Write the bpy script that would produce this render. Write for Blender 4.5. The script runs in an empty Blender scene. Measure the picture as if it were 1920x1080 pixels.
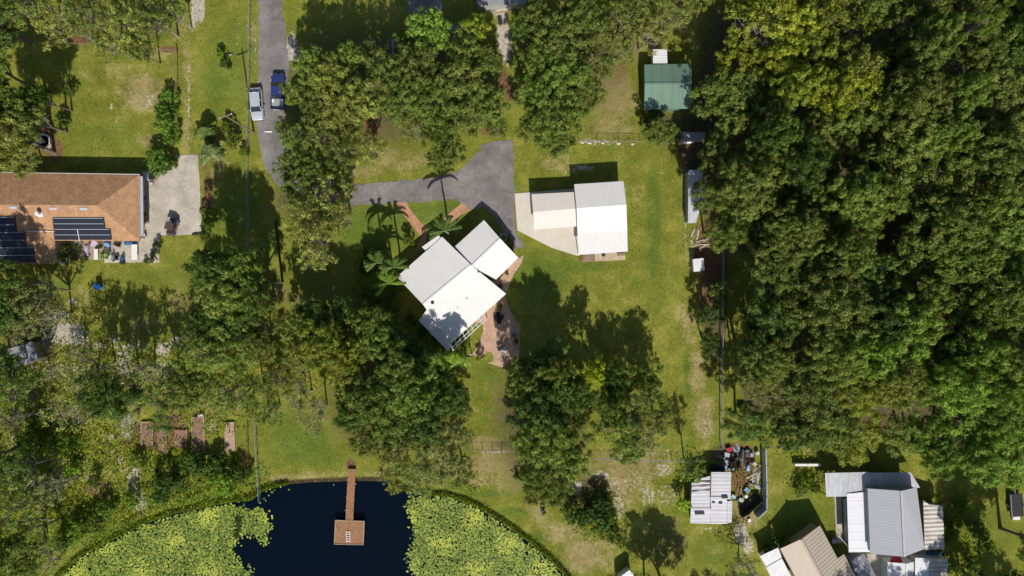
import bpy, bmesh, math, random
import numpy as np
from mathutils import Vector, Matrix
sc = bpy.context.scene
col = sc.collection
R = math.radians
# ---------------------------------------------------------------- camera, world, sun, exposure
H = 112.0            # flying height of the camera, metres
S = 0.08             # metres on the ground per photo pixel (1920 wide)
cam_d = bpy.data.cameras.new('camera'); cam = bpy.data.objects.new('camera', cam_d); col.objects.link(cam)
cam.location = (0, 0, H); cam.rotation_euler = (0, 0, 0)
cam_d.sensor_width = 36.0; cam_d.lens = 36.0 * H / (1920 * S); cam_d.clip_end = 5000; cam_d.clip_start = 0.5
sc.camera = cam
w = bpy.data.worlds.new('World'); sc.world = w; w.use_nodes = True
nt = w.node_tree
for n in list(nt.nodes): nt.nodes.remove(n)
sky = nt.nodes.new('ShaderNodeTexSky'); sky.sky_type = 'NISHITA'; sky.sun_disc = False
ELEV = R(42); AZ = 0.14
sky.sun_elevation = ELEV; sky.sun_rotation = math.pi - AZ
bg = nt.nodes.new('ShaderNodeBackground'); bg.inputs[1].default_value = 0.085
ow = nt.nodes.new('ShaderNodeOutputWorld')
nt.links.new(sky.outputs[0], bg.inputs[0]); nt.links.new(bg.outputs[0], ow.inputs[0])
sl = bpy.data.lights.new('sun', 'SUN'); sl.energy = 4.6; sl.angle = R(0.5); sl.color = (1.0, 0.95, 0.86)
so = bpy.data.objects.new('sun', sl); col.objects.link(so); so.location = (10, -60, 90)
sd = Vector((-math.sin(AZ) * math.cos(ELEV), math.cos(AZ) * math.cos(ELEV), -math.sin(ELEV)))
so.rotation_euler = sd.to_track_quat('-Z', 'Y').to_euler()
sc.view_settings.view_transform = 'Standard'; sc.view_settings.look = 'None'
sc.view_settings.exposure = 0.0; sc.view_settings.gamma = 1.0; sc.view_settings.use_curve_mapping = False
sc.cycles.max_bounces = 6; sc.cycles.transparent_max_bounces = 6

rng = random.Random(7)
def G(px, py, z=0.0):
    """where the point seen at photo pixel (px, py) stands when it is z metres up"""
    k = S * (1 - z / H)
    return Vector(((px - 960) * k, (540 - py) * k, z))

# ---------------------------------------------------------------- materials
MATS = {}
def newmat(name):
    m = bpy.data.materials.new(name); m.use_nodes = True
    nt = m.node_tree; b = nt.nodes['Principled BSDF']
    MATS[name] = m
    return m, nt, b
def nd(nt, t, **kw):
    n = nt.nodes.new(t)
    for k, v in kw.items(): setattr(n, k, v)
    return n
def L(nt, a, b): nt.links.new(a, b)
def coords(nt, kind='Object', rot=0.0, scale=(1, 1, 1)):
    tc = nd(nt, 'ShaderNodeTexCoord'); mp = nd(nt, 'ShaderNodeMapping')
    mp.inputs['Rotation'].default_value = (0, 0, rot); mp.inputs['Scale'].default_value = scale
    L(nt, tc.outputs[kind], mp.inputs[0]); return mp.outputs[0]
def noise(nt, vec, scale, detail=4, rough=0.6):
    n = nd(nt, 'ShaderNodeTexNoise'); n.inputs['Scale'].default_value = scale
    n.inputs['Detail'].default_value = detail; n.inputs['Roughness'].default_value = rough
    L(nt, vec, n.inputs['Vector']); return n.outputs['Fac']
def ramp(nt, fac, stops):
    r = nd(nt, 'ShaderNodeValToRGB'); e = r.color_ramp.elements
    while len(e) < len(stops): e.new(0.5)
    for i, (p, c) in enumerate(stops):
        e[i].position = p; e[i].color = (*c, 1) if len(c) == 3 else c
    L(nt, fac, r.inputs[0]); return r.outputs[0]
def mathn(nt, op, a, b=None, c=None):
    n = nd(nt, 'ShaderNodeMath', operation=op)
    for i, v in enumerate((a, b, c)):
        if v is None: continue
        if isinstance(v, (int, float)): n.inputs[i].default_value = v
        else: L(nt, v, n.inputs[i])
    return n.outputs[0]
def mix(nt, fac, a, b, mode='MIX'):
    n = nd(nt, 'ShaderNodeMix', data_type='RGBA', blend_type=mode)
    for i, v in ((0, fac), (6, a), (7, b)):
        if isinstance(v, (int, float)): n.inputs[i].default_value = v
        elif isinstance(v, tuple): n.inputs[i].default_value = (*v, 1)
        else: L(nt, v, n.inputs[i])
    return n.outputs[2]
def bump(nt, b, h, strength=0.5, dist=0.05):
    n = nd(nt, 'ShaderNodeBump'); n.inputs['Strength'].default_value = strength; n.inputs['Distance'].default_value = dist
    L(nt, h, n.inputs['Height']); L(nt, n.outputs[0], b.inputs['Normal'])
def surf(name, c, var=0.25, scale=1.5, rough=0.7, metal=0.0, bs=0.3, c2=None, spec=0.4):
    """plain matter: base colour with two scales of blotch and a fine bump"""
    m, nt, b = newmat(name)
    v = coords(nt)
    n1 = noise(nt, v, scale, 5, 0.65); n2 = noise(nt, v, scale * 9, 3, 0.6)
    lo = tuple(x * (1 - var) for x in c); hi = tuple(min(1, x * (1 + var)) for x in (c2 or c))
    cc = ramp(nt, mathn(nt, 'MULTIPLY_ADD', n2, 0.35, mathn(nt, 'MULTIPLY', n1, 0.65)), [(0.35, lo), (0.65, hi)])
    L(nt, cc, b.inputs['Base Color']); b.inputs['Roughness'].default_value = rough
    b.inputs['Metallic'].default_value = metal; b.inputs['Specular IOR Level'].default_value = spec
    bump(nt, b, n2, bs, 0.02)
    return m
def roofmetal(name, c, rot, period=0.4, depth=0.5, dirt=0.2, dirtc=(0.25, 0.2, 0.16), wavy=False, rough=0.5, line=0.12, sheet=0.0):
    """ribbed metal: ribs run along local direction rot, stains drawn out down the slope"""
    m, nt, b = newmat(name)
    v = coords(nt, 'Object', rot)
    sx = nd(nt, 'ShaderNodeSeparateXYZ'); L(nt, v, sx.inputs[0])
    t = mathn(nt, 'FRACT', mathn(nt, 'DIVIDE', sx.outputs[0], period))
    if wavy: h = mathn(nt, 'SINE', mathn(nt, 'MULTIPLY', t, 6.2832))
    else: h = ramp(nt, mathn(nt, 'ABSOLUTE', mathn(nt, 'SUBTRACT', t, 0.5)), [(0.0, (1, 1, 1)), (line, (0, 0, 0))])
    tc = nd(nt, 'ShaderNodeTexCoord'); mp = nd(nt, 'ShaderNodeMapping'); mp.inputs['Rotation'].default_value = (0, 0, rot)
    L(nt, tc.outputs['Object'], mp.inputs[0])
    mp2 = nd(nt, 'ShaderNodeMapping'); mp2.inputs['Scale'].default_value = (1.0, 0.12, 0.12); L(nt, mp.outputs[0], mp2.inputs[0])
    st = noise(nt, mp2.outputs[0], 2.2, 5, 0.7); bl = noise(nt, v, 0.5, 4, 0.6)
    d = mathn(nt, 'ADD', mathn(nt, 'MULTIPLY', st, 0.6), mathn(nt, 'MULTIPLY', bl, 0.4))
    df = ramp(nt, d, [(0.42, (0, 0, 0)), (0.72, (1, 1, 1))])
    cc = mix(nt, mathn(nt, 'MULTIPLY', df, dirt), c, dirtc)
    cc = mix(nt, mathn(nt, 'MULTIPLY', h, 0.10), cc, tuple(x * 0.55 for x in c))
    if sheet:
        s = mathn(nt, 'FRACT', mathn(nt, 'DIVIDE', sx.outputs[0], sheet))
        wn = nd(nt, 'ShaderNodeTexWhiteNoise', noise_dimensions='1D')
        L(nt, mathn(nt, 'FLOOR', mathn(nt, 'DIVIDE', sx.outputs[0], sheet)), wn.inputs['W'])
        cc = mix(nt, mathn(nt, 'MULTIPLY', wn.outputs[0], 0.3), cc, tuple(x * 0.6 for x in c))
        cc = mix(nt, ramp(nt, s, [(0.0, (1, 1, 1)), (0.07, (0, 0, 0))]), cc, tuple(x * 0.45 for x in c))
    L(nt, cc, b.inputs['Base Color']); b.inputs['Roughness'].default_value = rough
    b.inputs['Specular IOR Level'].default_value = 0.3
    bump(nt, b, h, depth, 0.04)
    return m
def leafmat(name, c1, c2, trans=0.35, rough=0.55, useobj=True):
    m, nt, b = newmat(name)
    at = nd(nt, 'ShaderNodeAttribute', attribute_name='leaf'); f = at.outputs['Fac']
    v = coords(nt, 'Object'); n1 = noise(nt, v, 0.45, 3, 0.6)
    t = mathn(nt, 'ADD', mathn(nt, 'MULTIPLY', f, 0.6), mathn(nt, 'MULTIPLY', n1, 0.5))
    cc = ramp(nt, t, [(0.22, tuple(x * 0.48 for x in c1)), (0.52, c1), (0.86, c2)])
    if useobj:
        oi = nd(nt, 'ShaderNodeObjectInfo'); cc = mix(nt, 1.0, cc, oi.outputs['Color'], 'MULTIPLY')
    L(nt, cc, b.inputs['Base Color']); b.inputs['Roughness'].default_value = rough
    b.inputs['Specular IOR Level'].default_value = 0.2
    tr = nd(nt, 'ShaderNodeBsdfTranslucent'); L(nt, mix(nt, 1.0, cc, (1.1, 1.15, 0.5), 'MULTIPLY'), tr.inputs[0])
    ms = nd(nt, 'ShaderNodeMixShader'); ms.inputs[0].default_value = trans
    out = nt.nodes['Material Output']
    L(nt, b.outputs[0], ms.inputs[1]); L(nt, tr.outputs[0], ms.inputs[2]); L(nt, ms.outputs[0], out.inputs[0])
    return m

# ---------------------------------------------------------------- objects
def tag(o, label=None, cat=None, group=None, kind=None):
    if label: o['label'] = label
    if cat: o['category'] = cat
    if group: o['group'] = group
    if kind: o['kind'] = kind
    return o
def thing(name, label, cat, loc=(0, 0, 0), rz=0.0, group=None):
    o = bpy.data.objects.new(name, None); col.objects.link(o)
    o.location = loc; o.rotation_euler = (0, 0, rz); o.empty_display_size = 0.3
    return tag(o, label, cat, group)
def copy_tree(o, loc=None, rz=None, scale=None, label=None, group=None, parent=None):
    c = o.copy(); col.objects.link(c)
    if parent is not None: c.parent = parent
    if loc is not None: c.location = loc
    if rz is not None: c.rotation_euler = (0, 0, rz)
    if scale is not None: c.scale = scale
    if label: c['label'] = label
    if group: c['group'] = group
    for ch in list(o.children): copy_tree(ch, parent=c)
    return c
class MB:
    """collects shapes, builds ONE mesh object"""
    def __init__(s): s.v = []; s.f = []
    def add(s, vs, fs):
        o = len(s.v); s.v += [tuple(p) for p in vs]; s.f += [tuple(i + o for i in f) for f in fs]; return s
    def box(s, c, d, rz=0.0, rx=0.0, ry=0.0):
        M = Matrix.Translation(c) @ Matrix.Rotation(rz, 4, 'Z') @ Matrix.Rotation(ry, 4, 'Y') @ Matrix.Rotation(rx, 4, 'X')
        vs = [M @ Vector((x * d[0] / 2, y * d[1] / 2, z * d[2] / 2)) for x in (-1, 1) for y in (-1, 1) for z in (-1, 1)]
        return s.add(vs, [(0, 1, 3, 2), (4, 6, 7, 5), (0, 4, 5, 1), (2, 3, 7, 6), (0, 2, 6, 4), (1, 5, 7, 3)])
    def prism(s, top, dz=None, base=None):
        """top: outline as 3-D points; base: same count of points, or dropped by dz"""
        n = len(top); bot = base if base else [Vector(p) - Vector((0, 0, dz)) for p in top]
        fs = [tuple(range(n)), tuple(reversed(range(n, 2 * n)))]
        fs += [(i, (i + 1) % n, (i + 1) % n + n, i + n)[::-1] for i in range(n)]
        return s.add(list(top) + list(bot), fs)
    def tube(s, pts, rs, n=8, cap=True):
        pts = [Vector(p) for p in pts]
        if isinstance(rs, (int, float)): rs = [rs] * len(pts)
        vs = []; fs = []
        for i, p in enumerate(pts):
            d = (pts[min(i + 1, len(pts) - 1)] - pts[max(i - 1, 0)])
            if d.length < 1e-6: d = Vector((0, 0, 1))
            d.normalize(); a = Vector((0, 0, 1)) if abs(d.z) < 0.9 else Vector((1, 0, 0))
            u = d.cross(a).normalized(); w_ = d.cross(u)
            for k in range(n):
                t = 2 * math.pi * k / n
                vs.append(p + (u * math.cos(t) + w_ * math.sin(t)) * rs[i])
        for i in range(len(pts) - 1):
            for k in range(n):
                fs.append((i * n + k, i * n + (k + 1) % n, (i + 1) * n + (k + 1) % n, (i + 1) * n + k))
        if cap: fs += [tuple(range(n)), tuple(reversed(range((len(pts) - 1) * n, len(pts) * n)))]
        return s.add(vs, fs)
    def lathe(s, c, prof, n=16):
        c = Vector(c); vs = []; fs = []
        for r, z in prof:
            for k in range(n):
                t = 2 * math.pi * k / n; vs.append(c + Vector((r * math.cos(t), r * math.sin(t), z)))
        for i in range(len(prof) - 1):
            for k in range(n): fs.append((i * n + k, i * n + (k + 1) % n, (i + 1) * n + (k + 1) % n, (i + 1) * n + k))
        fs += [tuple(reversed(range(n))), tuple(range((len(prof) - 1) * n, len(prof) * n))]
        return s.add(vs, fs)
    def build(s, name, m, parent=None, bev=0.0, smooth=False):
        me = bpy.data.meshes.new(name); me.from_pydata(s.v, [], s.f); me.update()
        bm = bmesh.new(); bm.from_mesh(me); bmesh.ops.recalc_face_normals(bm, faces=bm.faces)
        if bev: bmesh.ops.bevel(bm, geom=list(bm.edges), offset=bev, segments=2, affect='EDGES', clamp_overlap=True)
        bm.to_mesh(me); bm.free()
        if smooth:
            for p in me.polygons: p.use_smooth = True
        o = bpy.data.objects.new(name, me); col.objects.link(o)
        me.materials.append(MATS[m] if isinstance(m, str) else m)
        if parent is not None: o.parent = parent
        return o
def rag(pts, step=0.8, amp=0.12, seed=1):
    """break long outline edges and shake them, so paving edges are not ruler-straight"""
    r = random.Random(seed); out = []
    n = len(pts)
    for i in range(n):
        a = Vector(pts[i]); b = Vector(pts[(i + 1) % n]); d = b - a; k = max(1, int(d.length / step))
        nn = Vector((-d.y, d.x, 0)).normalized() if d.length > 0 else Vector((0, 0, 0))
        for j in range(k):
            out.append(a + d * (j / k) + nn * (r.uniform(-amp, amp) if j or amp > 0.05 else 0))
    return out
def sheet(name, px, z, m, kind='structure', step=0.8, amp=0.1, thick=0.0, seed=1):
    pts = [G(x, y, 0) + Vector((0, 0, z)) for x, y in px]
    if amp: pts = rag(pts, step, amp, seed)
    mb = MB()
    if thick: mb.prism(pts, thick)
    else: mb.add(pts, [tuple(range(len(pts)))])
    o = mb.build(name, m); tag(o, kind=kind); return o
def inpoly(x, y, poly):
    r = np.zeros(x.shape, bool); n = len(poly)
    for i in range(n):
        x1, y1 = poly[i]; x2, y2 = poly[(i + 1) % n]
        c = ((y1 > y) != (y2 > y)) & (x < (x2 - x1) * (y - y1) / ((y2 - y1) + 1e-12) + x1); r ^= c
    return r
def polydist(x, y, poly):
    d = np.full(x.shape, 1e9); n = len(poly)
    for i in range(n):
        x1, y1 = poly[i]; x2, y2 = poly[(i + 1) % n]; dx, dy = x2 - x1, y2 - y1
        t = np.clip(((x - x1) * dx + (y - y1) * dy) / (dx * dx + dy * dy), 0, 1)
        d = np.minimum(d, np.hypot(x - x1 - t * dx, y - y1 - t * dy))
    return d

# ---------------------------------------------------------------- ground
POND = [(60, 1160), (95, 1095), (150, 1042), (215, 1008), (270, 980), (330, 960), (400, 945), (440, 938), (470, 936), (495, 917),
        (530, 908), (580, 904), (650, 901), (720, 901), (750, 916), (790, 926), (840, 929), (890, 946), (940, 976), (990, 1012),
        (1032, 1047), (1070, 1088), (1095, 1150), (1110, 1300), (1000, 1480), (600, 1560), (200, 1480), (60, 1320)]
POND_W = [tuple(G(x, y).xy) for x, y in POND]
# photo-pixel blobs: (x, y, rx, ry, weight) for dry straw, bare pale sand, red-brown mulch, lush green, brown leaf litter
DRY = [(210,140,90,30,.5),(270,170,55,40,.8),(240,215,80,40,.4),(290,100,40,15,.6),(280,265,30,20,.6),(350,150,12,140,.6),(352,250,10,60,.6),(330,40,30,50,.6),(420,200,40,60,.1),
 (740,300,60,30,.6),(690,320,40,16,.7),(800,300,40,25,.6),(1150,180,50,60,.8),(1140,240,60,25,.7),(1190,60,50,40,.7),(1300,40,40,60,.5),(1270,120,20,30,.5),
 (1040,305,60,20,.6),(1250,330,25,60,.4),(1190,350,12,90,.5),(1130,520,60,22,.2),(1290,600,30,60,.6),(1310,700,25,60,.7),(1180,560,30,20,.35),(1190,550,10,12,.5),
 (1320,780,25,50,.8),(920,870,60,25,.9),(900,900,50,14,.7),(960,880,60,50,.7),(1130,860,60,18,.6),(1010,960,60,30,.5),(1060,1000,60,30,.7),(1150,900,80,60,.8),
 (1200,870,60,40,.8),(1100,1040,60,40,.8),(560,895,60,8,.8),(620,890,60,8,.7),(700,890,30,10,.7),(510,905,15,10,.8),(920,770,40,90,.35),(910,830,40,20,.8),(150,560,50,30,.5),
 (330,580,50,60,.45),(250,560,60,20,.3),(270,610,40,30,.6),(520,545,18,14,.9),(400,300,30,60,.6),(430,330,20,60,.3),(500,350,14,60,.4),(1450,940,50,60,.35),(1400,960,40,40,.8),
 (470,60,12,80,.5),(440,250,22,30,.6),(1240,1000,60,60,.4),(1300,1030,70,50,.4),(1560,850,60,12,.6),(200,850,200,60,.5),(100,700,110,110,.5),(50,560,60,40,.4),(400,760,80,40,.5),
 (1800,960,40,60,.2),(1500,905,50,20,.4),(560,610,50,50,.4),(830,930,60,8,.5)]
SAND = [(60,800,20,12,.5),(30,770,14,24,.45),(110,880,16,20,.5),(205,820,18,12,.5),(95,760,12,20,.4),(170,780,14,16,.4),(225,865,8,20,.5),(310,940,10,8,.4),(400,800,12,20,.4),(150,640,20,14,.6),(60,745,20,16,.5),(185,650,16,10,.5),(215,640,10,20,.5),(20,830,12,24,.5),(110,690,14,16,.5),(140,720,10,10,.4),(330,640,14,12,.5),(1245,880,20,14,.5),(1215,930,14,20,.5),(1160,950,14,24,.5),(1330,990,20,8,.4),(90,600,14,20,.6),(1060,330,12,4,.4),(367,15,7,28,1.2),(360,40,4,20,.7),(352,150,2.5,40,.6),(352,210,3,60,.55),(379,20,5,20,1.1),(547,90,9,28,1.0),(560,105,16,12,.7),(520,95,5,40,.0),(943,60,10,40,1.1),(950,90,10,30,.9),(935,20,20,14,.6),
 (100,590,30,18,.6),(125,625,35,22,.85),(85,660,10,40,.7),(232,685,16,30,.8),(250,650,30,10,.5),(305,655,12,12,.9),(300,690,20,16,.5),(250,905,9,30,1.0),(262,935,6,20,.9),(238,800,12,22,.9),(256,875,10,20,.8),(295,885,6,8,.9),
 (262,945,12,16,.8),(135,565,8,6,.9),(1160,910,34,20,.36),(1195,905,36,24,.28),(1240,850,40,10,.32),(1250,930,30,22,.38),(1130,890,20,10,.5),(1300,610,8,40,.2),(1325,800,10,30,.35),(1310,655,8,60,.15),(1095,315,20,5,.9),(1060,318,20,5,.4),
 (1285,380,4,90,.5),(1297,470,6,40,.5),(1390,1000,12,20,.9),(1402,1025,10,16,.8),(1140,268,40,3,.8),(1105,265,20,5,.7),(280,190,10,14,.5),(250,175,26,14,.25),(210,200,5,5,.7),(215,230,5,4,.5),(500,915,14,5,.7),(930,848,40,3,.6),(700,660,14,20,.7),
 (445,80,3,60,.35),(478,80,2,60,.4),(1080,915,14,12,.8),(1000,870,30,30,.3),(20,900,16,60,.4),(160,890,24,14,.4),(190,920,30,14,.35),(1000,940,10,6,.3),(560,230,10,10,.0),(430,750,30,16,.4)]
MUL = [(690,215,14,30,1.1),(705,245,10,14,.8),(807,240,12,12,1.1),(943,150,9,26,1.1),(955,175,10,18,.9),(1160,130,30,40,.5),(1115,185,20,20,.6),(925,245,30,12,.7),(600,335,60,14,.5),(390,360,7,40,1.1),(386,310,8,14,.6),
 (140,76,36,7,.9),(318,92,20,6,.9),(105,285,14,24,1.0),(90,250,20,14,.8),(280,260,24,10,.5),(280,820,60,30,.9),(330,800,20,30,.8),(300,760,20,14,.7),(460,870,8,30,.9),(430,820,12,26,.5),(190,918,34,16,.8),(1285,300,8,40,.8),
 (1330,470,30,60,.9),(1320,540,22,60,.6),(1388,880,30,50,.8),(1400,860,20,30,.7),(1288,270,10,12,.6),(700,790,14,14,.5),(658,872,10,14,.9),(570,640,16,22,.9),(520,690,20,14,.5),(1085,925,20,20,.5),(960,690,26,5,.9),(80,280,20,20,.6),
 (60,740,40,40,.4),(1300,150,14,40,.5),(860,300,30,8,.5),(700,348,50,3,1.0),(960,310,2,60,.8),(480,300,6,40,.0),(1420,1040,30,40,.2)]
LUSH = [(120,850,120,50,.6),(200,260,90,30,.5),(140,130,50,50,.3),(440,90,60,80,.6),(420,160,50,50,.8),(420,200,40,40,.6),(700,430,70,50,1.0),(790,400,60,20,1.0),(850,400,40,30,1.0),(1010,520,60,50,.9),(1080,500,90,14,.7),(1225,420,14,110,1.0),(1240,520,40,60,.5),
 (1290,700,8,60,.9),(560,830,60,40,.9),(540,790,50,30,.7),(600,860,60,20,.7),(910,700,40,30,.6),(500,460,20,50,.7),(440,400,60,60,.6),(300,520,120,20,.5),(100,535,50,14,.6),(580,480,40,60,.7),(180,1000,120,30,.9),(330,930,120,24,.9),(430,890,70,24,.9),
 (900,925,60,8,.9),(960,960,30,10,.9),(1010,1010,22,14,.9),(1060,1070,22,20,.8),(860,615,20,24,1.0),(880,660,20,10,.8),(1500,960,60,40,.7),(1560,970,10,60,.6),(100,830,60,40,.6),(1340,1040,50,40,.6),(850,910,40,6,.9),(1850,1000,60,80,.5),(600,60,30,60,.3)]
LIT = [(720,160,260,130,.8),(1080,110,150,120,.65),(590,370,90,60,.8),(620,560,160,100,.5),(430,600,120,110,.7),(720,740,130,130,.8),(1010,790,100,160,.8),(1180,760,80,80,.5),(80,720,120,100,.4),(250,720,120,60,.5),(30,940,50,120,.4),(180,40,180,60,.6),
 (30,250,90,90,.6),(1340,520,26,160,1.2),(1300,270,30,60,1.2),(1310,700,6,80,.2),(1250,240,50,40,.8),(1100,930,50,50,.8),(1350,230,50,250,1.0),(1245,1020,60,60,.6),(1360,850,30,20,1.0),(60,650,60,50,.9),(820,870,90,60,.5)]
WOODS = [(1330,-80),(2060,-80),(2060,870),(1850,865),(1800,890),(1730,855),(1560,812),(1385,795),(1362,655),(1425,630),(1422,500),(1352,468),(1330,430),(1326,300),(1362,240),(1352,180),(1372,60)]
def field(X, Y, blobs):
    f = np.zeros(X.shape)
    for (cx, cy, rx, ry, wt) in blobs:
        q = ((X - cx) / rx) ** 2 + ((Y - cy) / ry) ** 2
        f = np.maximum(f, wt * np.exp(-0.7 * q * (0.5 + 0.5 * q)))
    return f
def make_ground():
    fx = np.concatenate([[-1500, -600, -250, -150], np.arange(-100, 100.01, 0.5), [150, 250, 600, 1500]])
    fy = np.concatenate([[-1500, -600, -250, -150], np.arange(-86, 60.01, 0.5), [100, 180, 500, 1500]])
    X, Y = np.meshgrid(fx, fy); X = X.ravel(); Y = Y.ravel()
    d = polydist(X, Y, POND_W); ins = inpoly(X, Y, POND_W)
    Z = np.where(ins, -0.28 - np.clip(d, 0, 2.5) * 0.35, -0.28 * np.exp(-(d / 0.7) ** 2) * (d < 4))
    nx, ny = len(fx), len(fy)
    i = np.arange((nx - 1) * (ny - 1)); a = (i // (nx - 1)) * nx + i % (nx - 1)
    F = np.stack([a, a + 1, a + nx + 1, a + nx], 1)
    me = bpy.data.meshes.new('ground'); me.vertices.add(len(X)); me.vertices.foreach_set('co', np.stack([X, Y, Z], 1).ravel())
    me.loops.add(F.size); me.loops.foreach_set('vertex_index', F.ravel()); me.polygons.add(len(F))
    me.polygons.foreach_set('loop_start', np.arange(len(F)) * 4); me.polygons.foreach_set('loop_total', np.full(len(F), 4))
    me.update(calc_edges=True)
    PX = X / S + 960; PY = 540 - Y / S
    dw = polydist(PX, PY, WOODS); iw = inpoly(PX, PY, WOODS)
    lit = np.maximum(field(PX, PY, LIT), np.where(iw, np.clip(dw / 25, 0, 1), 0))
    lit = np.maximum(lit, np.where((X < -80) | (X > 82) | (Y > 47) | (Y < -60), 0.6, 0))
    f1 = np.stack([field(PX, PY, DRY), field(PX, PY, SAND), field(PX, PY, MUL), np.ones(len(X))], 1)
    mud = np.exp(-(d / 0.6) ** 2)
    f2 = np.stack([field(PX, PY, LUSH), lit, mud, np.ones(len(X))], 1)
    for nm, f in (('cover', f1), ('growth', f2)):
        a = me.attributes.new(nm, 'FLOAT_COLOR', 'POINT'); a.data.foreach_set('color', f.astype(np.float32).ravel())
    me.materials.append(ground_mat())
    o = bpy.data.objects.new('ground', me); col.objects.link(o); tag(o, kind='structure')
def ground_mat():
    m, nt, b = newmat('ground_cover')
    v = coords(nt)
    A = nd(nt, 'ShaderNodeAttribute', attribute_name='cover'); B = nd(nt, 'ShaderNodeAttribute', attribute_name='growth')
    sa = nd(nt, 'ShaderNodeSeparateColor'); sb = nd(nt, 'ShaderNodeSeparateColor')
    L(nt, A.outputs['Color'], sa.inputs[0]); L(nt, B.outputs['Color'], sb.inputs[0])
    nb = noise(nt, v, 0.06, 4, 0.6); nm = noise(nt, v, 0.35, 6, 0.7); nf = noise(nt, v, 2.2, 6, 0.8); ng = noise(nt, v, 5.0, 3, 0.7)
    def mask(f, n, lo, hi, k=0.9):
        return ramp(nt, mathn(nt, 'ADD', f, mathn(nt, 'MULTIPLY', mathn(nt, 'SUBTRACT', n, 0.5), k)), [(lo, (0, 0, 0)), (hi, (1, 1, 1))])
    t = mathn(nt, 'ADD', mathn(nt, 'MULTIPLY', nm, 0.5), mathn(nt, 'ADD', mathn(nt, 'MULTIPLY', nf, 0.3), mathn(nt, 'MULTIPLY', nb, 0.2)))
    grass = ramp(nt, t, [(0.38, (0.12, 0.135, 0.018)), (0.5, (0.188, 0.208, 0.028)), (0.60, (0.33, 0.30, 0.06))])
    lush = ramp(nt, t, [(0.38, (0.075, 0.115, 0.014)), (0.52, (0.135, 0.185, 0.026)), (0.62, (0.22, 0.26, 0.045))])
    dry = ramp(nt, t, [(0.36, (0.20, 0.17, 0.055)), (0.5, (0.31, 0.25, 0.10)), (0.64, (0.46, 0.38, 0.2))])
    sand = ramp(nt, nf, [(0.35, (0.28, 0.23, 0.17)), (0.6, (0.62, 0.56, 0.48))])
    mul = ramp(nt, nf, [(0.35, (0.11, 0.05, 0.025)), (0.65, (0.27, 0.15, 0.085))])
    lit = ramp(nt, nf, [(0.3, (0.05, 0.045, 0.02)), (0.5, (0.11, 0.09, 0.045)), (0.7, (0.22, 0.17, 0.11))])
    nn = mathn(nt, 'ADD', mathn(nt, 'MULTIPLY', nm, 0.55), mathn(nt, 'MULTIPLY', nf, 0.45))
    c = mix(nt, mask(sb.outputs[0], nn, 0.25, 0.75, 1.6), grass, lush)
    c = mix(nt, mask(sa.outputs[0], nn, 0.4, 0.75, 2.0), c, dry)
    c = mix(nt, mask(sb.outputs[1], nn, 0.42, 0.75, 1.6), c, lit)
    c = mix(nt, mask(sa.outputs[2], nn, 0.4, 0.6, 1.6), c, mul)
    c = mix(nt, mask(sa.outputs[1], nf, 0.36, 0.62, 2.6), c, sand)
    c = mix(nt, mask(sb.outputs[2], nf, 0.3, 0.7, 1.0), c, (0.045, 0.035, 0.02))
    sp = ramp(nt, ng, [(0.56, (0, 0, 0)), (0.70, (1, 1, 1))])
    c = mix(nt, mathn(nt, 'MULTIPLY', sp, 0.5), c, (0.42, 0.37, 0.18))
    dk = ramp(nt, ng, [(0.32, (1, 1, 1)), (0.45, (0, 0, 0))])
    c = mix(nt, mathn(nt, 'MULTIPLY', dk, 0.45), c, (0.05, 0.06, 0.012))
    L(nt, c, b.inputs['Base Color']); b.inputs['Roughness'].default_value = 0.95; b.inputs['Specular IOR Level'].default_value = 0.05
    bump(nt, b, mathn(nt, 'ADD', nf, mathn(nt, 'MULTIPLY', ng, 0.6)), 0.8, 0.09)
    return m
make_ground()

# water
m, nt_, b = newmat('pond_water')
b.inputs['Base Color'].default_value = (0.0015, 0.005, 0.012, 1); b.inputs['Roughness'].default_value = 0.06; b.inputs['IOR'].default_value = 1.33; b.inputs['Specular IOR Level'].default_value = 0.35
bump(nt_, b, noise(nt_, coords(nt_), 1.2, 3, 0.5), 0.06, 0.03)
wp = []
x0, y0 = G(20, 860).xy; x1, y1 = G(1150, 1620).xy
MB().add([(x0, y1, -0.34), (x1, y1, -0.34), (x1, y0, -0.34), (x0, y0, -0.34)], [(0, 1, 2, 3)]).build('water', 'pond_water')['kind'] = 'structure'

# paving
surf('asphalt', (0.215, 0.198, 0.195), 0.38, 0.28, 0.9, bs=0.5, spec=0.2)
surf('concrete', (0.47, 0.42, 0.35), 0.32, 0.35, 0.85, bs=0.25, spec=0.2)
surf('bed_gravel', (0.36, 0.28, 0.20), 0.45, 1.5, 0.95, bs=0.6, spec=0.1)
surf('apron_concrete', (0.64, 0.58, 0.50), 0.07, 0.6, 0.85, bs=0.1, spec=0.2)
def brickmat(name, ca, cb, cm, sc_, rot):
    m, nt, b = newmat(name); v = coords(nt, 'Object', rot)
    br = nd(nt, 'ShaderNodeTexBrick'); L(nt, v, br.inputs['Vector']); br.inputs['Scale'].default_value = sc_
    br.inputs['Color1'].default_value = (*ca, 1); br.inputs['Color2'].default_value = (*cb, 1); br.inputs['Mortar'].default_value = (*cm, 1)
    br.inputs['Mortar Size'].default_value = 0.015
    n = noise(nt, v, 0.9, 5, 0.7)
    c = mix(nt, 0.8, br.outputs[0], ramp(nt, n, [(0.3, (0.6, 0.6, 0.6)), (0.7, (1.25, 1.2, 1.15))]), 'MULTIPLY')
    L(nt, c, b.inputs['Base Color']); b.inputs['Roughness'].default_value = 0.85; b.inputs['Specular IOR Level'].default_value = 0.2
    bump(nt, b, br.outputs['Fac'], -0.3, 0.01); return m
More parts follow.
